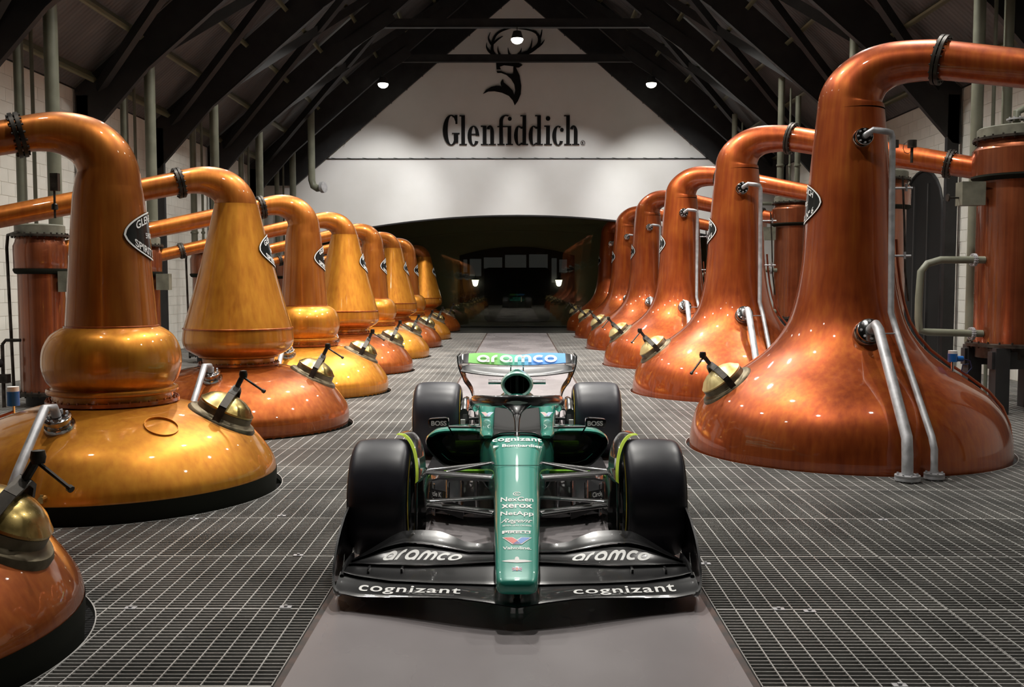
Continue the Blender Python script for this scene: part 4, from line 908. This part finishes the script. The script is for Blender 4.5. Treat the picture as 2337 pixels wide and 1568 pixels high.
# wheel-top fins with lime edge
for s in (-1, 1):
    FP = [(.748, 6.06, .742), (.70, 6.00, .745), (.655, 5.92, .722), (.622, 5.84, .68), (.602, 5.77, .63), (.590, 5.70, .575), (.588, 5.66, .52)]
    K = catmull(FP, 4); mb = CB_()
    R = [[Vector((s * a, b, c)), Vector((s * (a - .02), b + .03, c + .004)), Vector((s * (a - .035), b + .22, c - .01)), Vector((s * (a - .03), b + .22, c - .02)), Vector((s * (a - .01), b + .02, c - .008))] for a, b, c in K]
    fin = mb.rings(R).build('wheel_fin', CARB)
    R = [[Vector((s * (a + dx), b - .004 + dy, c + dz)) for dx, dy, dz in ((-.009, 0, .006), (.004, -.002, -.004), (.0, .01, -.004), (-.012, .012, .006))] for a, b, c in K]
    CB_().rings(R).build('lime_edge', LIME, fin)
    CB_().tube([(s * .588, 5.67, .52), (s * .588, 5.66, .40), (s * .592, 5.66, .25), (s * .60, 5.68, .08)], .009, 8).build('fin_stay', CARB, fin)
# floor of the car
FLO = [(-.72, 6.95), (-.30, 6.75), (.30, 6.75), (.72, 6.95), (.78, 7.5), (.78, 9.0), (.50, 9.25), (.45, 10.0), (-.45, 10.0), (-.50, 9.25), (-.78, 9.0), (-.78, 7.5)]
mb = CB_(); mb.rings([[Vector((x, y, z)) for x, y in FLO] for z in (.05, .075)]).build('floor_plank', CARB, smooth=False)
for s in (-1, 1):
    mb = CB_(); R = []
    for x in (.18, .30, .42, .54, .64, .70, .735):
        d = (x - .18) / .55; zt = .335 - .03 * d - .12 * max(0, d - .75) * 4 * .6
        R.append([Vector((s * x, 6.66 + .26 * d, zt)), Vector((s * x, 6.65 + .26 * d, zt - .012)), Vector((s * x, 6.9 + .2 * d, zt - .05)), Vector((s * x, 7.4, .22 - .05 * d)), Vector((s * x, 7.45, .30 - .05 * d)), Vector((s * x, 6.95 + .2 * d, zt + .005))])
    mb.rings(R).build('floor_inlet_lip', CARB)
    for x, ya, yb, zt in ((.27, 6.70, 7.3, .31), (.37, 6.72, 7.3, .31), (.47, 6.74, 7.35, .30), (.57, 6.72, 7.4, .29), (.68, 6.62, 7.5, .27)):
        mb = CB_(); R = []
        for k in range(7):
            t_ = k / 6; y = ya + (yb - ya) * t_; xx = x + .10 * (t_ ** .7) * (.3 + x); zb = .035 + .10 * max(0, .35 - t_) ; zz = zt - .02 * t_
            R.append([Vector((s * (xx - .003), y, zb)), Vector((s * (xx + .003), y, zb)), Vector((s * (xx + .003), y, zz)), Vector((s * (xx - .003), y, zz))])
        mb.rings(R).build('floor_fence', CARB, smooth=True)
    # outer floor edge wing with writing
    mb = CB_(); R = []
    for k in range(9):
        t_ = k / 8; x = .36 + .30 * t_; y = 6.50 + .14 * t_; z = .10 + .10 * t_ ** 1.3
        R.append([Vector((s * x, y, z)), Vector((s * x, y + .01, z + .09)), Vector((s * x, y + .016, z + .088)), Vector((s * x, y + .008, z))])
    mb.rings(R).build('floor_edge_board', CARB)
    fe = car.children[-1]
    def ffn(u, v, s=s):
        x = .53 + s * u; t_ = (x - .36) / .30; return Vector((s * x, 6.492 + .14 * t_ + v * .11 + .004, .145 + .10 * max(t_, 0) ** 1.3 + v)), Vector((0, -1, .1))
    text_obj('lettering', fit2d(text_raw('cognizant', .02), .19, .045), carfn(lambda u, v: ffn(u, v)), WHITE, fe, off=.006, cuts=(.02, 0))
    mb = CB_(); mb.rings([[Vector((s * x, y, z)), Vector((s * x, y + .015, z + .055)), Vector((s * x, y + .02, z + .055)), Vector((s * x, y + .006, z))] for x, y, z in ((.48, 6.52, .225), (.55, 6.54, .235), (.63, 6.58, .25))]).build('floor_edge_board', CARB)
    fe = car.children[-1]
    text_obj('lettering', fit2d(text_raw('Circle K', .02), .105, .034), carfn(planefn((s * .555, 6.546, .264), (1, s * .35, s * .14), (0, .25, 1))), WHITE, fe, off=.007)
    CB_().box((min(s * .17, s * .52), 6.93, .325), (max(s * .17, s * .52), 6.99, .345)).box((min(s * .17, s * .27), 6.90, .325), (max(s * .17, s * .27), 6.93, .352)).build('lime_floor_strip', LIMEG, smooth=False)
# ---- front wing: four elements per side as lofted sections between leading and trailing edge
def E(pts): return [(abs(x), y, z) for x, y, z in pts][::-1]
TE1 = E([(-.958, 5.2, .130), (-.858, 5.18, .108), (-.674, 5.12, .101), (-.447, 5.06, .108), (-.317, 5.03, .114), (-.145, 5.0, .119), (0.0, 5.0, .117)])
LE1 = E([(-.945, 4.98, .086), (-.817, 4.93, .076), (-.643, 4.88, .091), (-.425, 4.8, .116), (-.299, 4.75, .128), (-.136, 4.7, .124), (0.0, 4.66, .113)])
TE2 = E([(-.925, 5.33, .128), (-.89, 5.32, .136), (-.769, 5.3, .136), (-.555, 5.26, .142), (-.328, 5.22, .163), (-.110, 5.2, .178)])
TE3 = E([(-.93, 5.42, .118), (-.906, 5.42, .128), (-.83, 5.42, .158), (-.756, 5.42, .192), (-.68, 5.42, .214), (-.618, 5.42, .226), (-.525, 5.42, .221), (-.415, 5.4, .208), (-.265, 5.38, .186), (-.110, 5.36, .190)])
TE4 = E([(-.94, 5.5, .108), (-.85, 5.51, .157), (-.769, 5.52, .206), (-.70, 5.535, .245), (-.65, 5.55, .262), (-.55, 5.55, .268), (-.444, 5.55, .262), (-.362, 5.52, .239), (-.298, 5.5, .214), (-.204, 5.5, .200), (-.110, 5.48, .217)])
def off(P, dy, dz): return [(x, y + dy, z + dz) for x, y, z in P]
ELS = [('main_plane', LE1, TE1, 0.0, .95, .014), ('flap', off(TE1, -.025, .010), TE2, .110, .93, .010), ('flap', off(TE2, -.02, .010), TE3, .110, .93, .007), ('flap', off(TE3, -.02, .010), TE4, .110, .94, .006)]
def wing_surf(LE, TE, x, t, side=1, th=.0, sag=.012):
    a = Vector(interp(LE, x)); b_ = Vector(interp(TE, x)); y = a.x + (b_.x - a.x) * t; z = a.y + (b_.y - a.y) * t
    return Vector((x, y, z - sag * sin(pi * t) + side * th * sqrt(max(0, t)) * (1 - t) * 1.8 + (th * .15 * side)))
fw = None
for s in (-1, 1):
    for ei, (nm, LE, TE, xa, xb, th) in enumerate(ELS):
        mb = CB_(); R = []; N = 26
        for i in range(N + 1):
            x = xa + (xb - xa) * i / N; ring = [wing_surf(LE, TE, x, t, 1, th) for t in (0, .05, .15, .3, .5, .7, .85, 1)] + [wing_surf(LE, TE, x, t, -1, th) for t in (1, .85, .7, .5, .3, .15, .05)]
            R.append([Vector((s * p.x, p.y, p.z)) for p in ring])
        el = mb.rings(R).build('front_wing_' + nm, CARB, angle=60)
        if ei == 2:
            VF = fit2d(ARAMCO, .43, .100, shear=.35 if s < 0 else .35)
            def fn(u, v, s=s, LE=LE, TE=TE):
                x = .52 + s * u; t = .50 + v / .20
                sl = interp(TE, x)[1]
                p = wing_surf(LE, TE, x, min(max(t, .02), .99), 1, .007); return Vector((s * p.x, p.y, p.z)), Vector((0, -.45, .9))
            text_obj('lettering', VF, carfn(fn), WHITE, el, off=.002, cuts=(.012, .02))
        if ei == 0:
            VF = fit2d(text_raw('cognizant', .012, 1.1), .54, .14, shear=0)
            def fn(u, v, s=s, LE=LE, TE=TE):
                x = .555 + s * u; t = .43 + v / .22
                p = wing_surf(LE, TE, x, min(max(t, .02), .99), 1, .014); return Vector((s * p.x, p.y, p.z)), Vector((0, -.1, 1))
            text_obj('lettering', VF, carfn(fn), WHITE, el, off=.003, cuts=(.012, .03))
    # endplate: a thin curved plate
    EP = [(4.95, .925, .078, .100), (4.99, .950, .060, .112), (5.06, .972, .052, .150), (5.12, .984, .050, .200), (5.22, .996, .050, .262), (5.35, 1.006, .050, .312), (5.50, 1.012, .05, .350), (5.64, 1.012, .055, .375), (5.74, 1.010, .07, .386), (5.79, 1.006, .12, .375)]
    mb = CB_(); R = []
    for y, x, z0, z1 in catmull(EP, 3):
        ring = []
        for k in range(6): t_ = k / 5; ring.append(Vector((s * (x + .004 - .02 * (1 - t_) ** 2 - .028 * t_ * t_ * min(1, (z1 - .08) / .25)), y, z0 + (z1 - z0) * t_)))
        ring += [v - Vector((s * .012, 0, 0)) for v in ring[::-1]]; R.append(ring)
    ep = mb.rings(R).build('endplate', BLK)
    text_obj('lettering', fit2d(text_raw('Bombardier', .01), .20, .035), carfn(planefn((s * .962, 5.33, .145), (s * .12, 1, .12) if s < 0 else (.12, -1, -.12), (0, .1, 1))) if s < 0 else carfn(planefn((s * .962, 5.33, .145), (-.12, -1, -.12), (0, -.1, 1))), WHITE, ep, off=.006)
    CB_().rings([superloop(y, .012, zt, zb, 3, 10, s * .935) for y, zt, zb in ((5.15, .13, .09), (5.3, .16, .10), (5.5, .15, .10))]).build('endplate_foot', CARB)
    for x in (.80, .62, .40): CB_().box((s * x - .006, 5.19, .10), (s * x + .006, 5.26, .145)).build('slot_bracket', CARB, smooth=False)
CB_().rings([superloop(y, w_, zt, .10, 3, 14) for y, w_, zt in ((4.75, .018, .135), (4.85, .028, .18), (5.1, .03, .2))]).build('nose_pylon', BLK)
# ---- writing on the nose
def nfn(u, v):
    y = v; hw = interp(NOSE, y)[0]; z = nose_top(y); e = abs(u) / hw
    return Vector((u, y, z - .0 - (z * 0 + .06) * (e ** 4.5) * .3)), Vector((0, -.18, 1)).normalized()
def ntext(s, yc, w_, h, m=WHITE, bold=.02, shear=0, sp=1.):
    V, Fc = fit2d(text_raw(s, bold, sp), w_, h, shear); V = [(x, y + yc) for x, y in V]
    return text_obj('lettering', (V, Fc), carfn(nfn), m, nose, off=.0022, cuts=(.03, .02))
ntext('NexGen', 5.655, .190, .066, bold=.014); ntext('xerox', 5.555, .178, .056, bold=.022); ntext('NetApp', 5.445, .186, .074, bold=.016)
ntext('Regent', 5.345, .160, .066, bold=.008, shear=.5); ntext('SEVEN SEAS CRUISES', 5.288, .158, .018, bold=.01)
ntext('Valvoline.', 5.010, .148, .036, bold=.018)
text_obj('lettering', merge2d([crescent(0, -5.735, .020, .028, .005, .006, 0, 320), crescent(0, -5.735, .009, .013, .004, .005, 30, 330)]) if False else ([(x, -y) for x, y in merge2d([crescent(0, -5.735, .024, .030, .005, .006, 20, 330), crescent(0, -5.735, .011, .016, .004, .006, 40, 330)])[0]], merge2d([crescent(0, -5.735, .024, .030, .005, .006, 20, 330), crescent(0, -5.735, .011, .016, .004, .006, 40, 330)])[1]), carfn(nfn), WHITE, nose, off=.0022)
# tyre maker's long-P wordmark
L = [fit2d(text_raw('IRELLI', .022), .120, .026, 0, .012, 5.200)]
L.append(rect(-.080, 5.212, .074, 5.224)); L.append(rect(-.080, 5.186, -.068, 5.222)); L.append(rect(-.078, 5.198, -.054, 5.206)); L.append(rect(-.060, 5.198, -.052, 5.222))
text_obj('lettering', merge2d([(list(v), [tuple(q) for q in f]) for v, f in L]), carfn(nfn), WHITE, nose, off=.0022, cuts=(.03, 0))
def vlogo(cx, cy, w_, h, fn, parent, off_=.0022):
    X = lambda a: cx + (a - .5) * w_; Y = lambda b_: cy + (b_ - .5) * h
    P = lambda pts: ([(X(a), Y(b_)) for a, b_ in pts], [tuple(range(len(pts)))])
    text_obj('logo_outline', merge2d([P([(0, 1), (.36, 1), (.5, .66), (.64, 1), (1, 1), (.66, 0), (.34, 0)][:3] + [(.5, 0), (.34, 0)]), P([(.5, .66), (.64, 1), (1, 1), (.66, 0), (.5, 0)])]), fn, WHITE, parent, off=off_, cuts=(.02, 0))
    text_obj('logo_red', P([(.05, .94), (.34, .94), (.53, .48), (.37, .07)]), fn, RED, parent, off=off_ + .001, cuts=(.02, 0))
    text_obj('logo_blue', P([(.53, .56), (.66, .94), (.95, .94), (.63, .07)]), fn, BLU, parent, off=off_ + .001, cuts=(.02, 0))
    text_obj('logo_navy', P([(.37, .07), (.51, .45), (.62, .07)]), fn, NAVY, parent, off=off_ + .0015)
vlogo(0, 5.096, .158, .088, carfn(nfn), nose)
for s in (-1, 1): vlogo(0, 0, .095, .060, carfn(planefn((s * .226, 7.42, .676), (1, 0, 0), (0, .75, .35))), car, .010)
# winged badge and flag near the tip
W_ = [(-.078, .004), (-.06, -.010), (-.03, -.018), (0, -.022), (.03, -.018), (.06, -.010), (.078, .004), (.04, .010), (.012, .012), (.010, .034), (.004, .046), (-.004, .046), (-.010, .034), (-.012, .012), (-.04, .010)]
text_obj('badge', ([(x, y + 4.862) for x, y in W_], [(0, 1, 2, 14), (2, 3, 12, 13, 14), (3, 4, 7, 8, 12), (4, 5, 6, 7), (12, 8, 9, 10, 11)][:4] + [(8, 9, 10, 11, 12, 13)][:1]), carfn(nfn), WHITE, nose, off=.0022)
fl = []
text_obj('flag_field', rect(-.024, 4.755, .024, 4.79), carfn(nfn), NAVY, nose, off=.002)
text_obj('flag_white', merge2d([rect(-.024, 4.768, .024, 4.777), rect(-.005, 4.755, .005, 4.79), stroke([(-.024, 4.755), (.024, 4.79)], .004), stroke([(.024, 4.755), (-.024, 4.79)], .004)]), carfn(nfn), WHITE, nose, off=.0026)
text_obj('flag_red', merge2d([rect(-.024, 4.770, .024, 4.775), rect(-.003, 4.755, .003, 4.79)]), carfn(nfn), RED, nose, off=.0032)
# chassis-top names
text_obj('lettering', fit2d(text_raw('cognizant', .02, 1.05), .34, .11, 0, 0, 6.70), carfn(lambda u, v: nfn(u, v)), WHITE, nose, off=.003, cuts=(.03, .02))
text_obj('lettering', merge2d([fit2d(text_raw('Bombardier', .02), .27, .055, 0, .035, 6.575), ([(-.16, 6.60), (-.12, 6.575), (-.16, 6.55)], [(0, 1, 2)])]), carfn(nfn), WHITE, nose, off=.0026, cuts=(.03, 0))
# ---- rear wing
def flap_top(x): return .966 - .026 * math.exp(-(x / .17) ** 2) * 1.0 - .012 * (abs(x) / .5) ** 3
mb = CB_(); R = []
for i in range(31):
    x = -.497 + .994 * i / 30; zb = .845 + .025 * (abs(x) / .5) ** 2; zt = flap_top(x)
    R.append([Vector((x, 9.99, zb)), Vector((x, 10.04, zb + (zt - zb) * .5 - .004)), Vector((x, 10.12, zt)), Vector((x, 10.125, zt - .004)), Vector((x, 10.05, zb + (zt - zb) * .5 - .014)), Vector((x, 10.0, zb - .008))])
rf = mb.rings(R).build('rear_wing_flap', FLAPG)
def rfn(u, v): return Vector((u, 10.03 + v * .9, .9065 + v)), Vector((0, -1, .5)).normalized()
text_obj('lettering', fit2d(ARAMCO, .82, .070), carfn(rfn), WHITE, rf, off=.006, cuts=(.02, 0))
for s in (-1, 1):
    CB_().rings([[Vector((s * x, 9.98, zb)), Vector((s * x, 10.05, (zb + zt) / 2)), Vector((s * x, 10.12, zt)), Vector((s * x, 10.13, zt - .01)), Vector((s * x, 10.0, zb - .01))] for x, zb, zt in ((.497, .868, .955), (.54, .87, .95), (.572, .865, .94), (.588, .85, .92))]).build('flap_tip', BLK)
mb = CB_(); R = []
for i in range(37):
    x = -.56 + 1.12 * i / 36; q = abs(x) / .56; zt = .836 + .022 * q ** 2 - .05 * max(0, q - .88) * 4; zb = .752 + .052 * q ** 2.2
    ring = [(9.97, zt), (9.93, zt - .012), (9.86, zt - .03 - (zt - zb) * .3), (9.78, zb + .012), (9.75, zb + .002), (9.77, zb - .010), (9.86, zb + .0), (9.97, zt - .012)]
    R.append([Vector((x, y, z)) for y, z in ring])
CB_.build(mb.rings(R), 'rear_wing_main_plane', mat('satin_black', (.010, .010, .011), .5, 0, .08, .15, spec=.25), angle=50)
for s in (-1, 1):
    P = [(.602, 9.80, 10.26, .948), (.600, 9.80, 10.28, .90), (.590, 9.80, 10.28, .84), (.570, 9.79, 10.26, .78), (.548, 9.78, 10.22, .735), (.528, 9.76, 10.16, .69), (.490, 9.74, 10.1, .645), (.462, 9.72, 10.04, .60), (.446, 9.70, 10.0, .55), (.436, 9.68, 9.98, .49), (.425, 9.66, 9.96, .40), (.42, 9.66, 9.94, .30)]
    CB_().rings([[Vector((s * x, ya, z)), Vector((s * x, (ya + yb) / 2, z)), Vector((s * x, yb, z)), Vector((s * (x - .014), yb, z)), Vector((s * (x - .018), (ya + yb) / 2, z)), Vector((s * (x - .012), ya, z))] for x, ya, yb, z in catmull(P, 3)]).build('rear_endplate', BLK)
    CB_().box((s * .062 - .006, 9.76, .60), (s * .062 + .006, 9.98, .84)).build('wing_pylon', BLK, smooth=False)
CB_().rings([superloop(y, .40, z + .012, z - .012, 4, 16) for y, z in ((9.85, .42), (9.95, .43), (10.02, .46))]).build('beam_wing', CARB)
CB_().rings([superloop(y, w_, zt, .10, 4, 20) for y, w_, zt in ((9.3, .42, .2), (9.7, .44, .28), (10.0, .46, .36))]).build('diffuser', MATTE)
for s in (-1, 1): CB_().box((s * .50 - .02, 9.0, .36), (s * .50 + .02, 9.04, .42)).build('tyre_sensor', SILV, smooth=False)
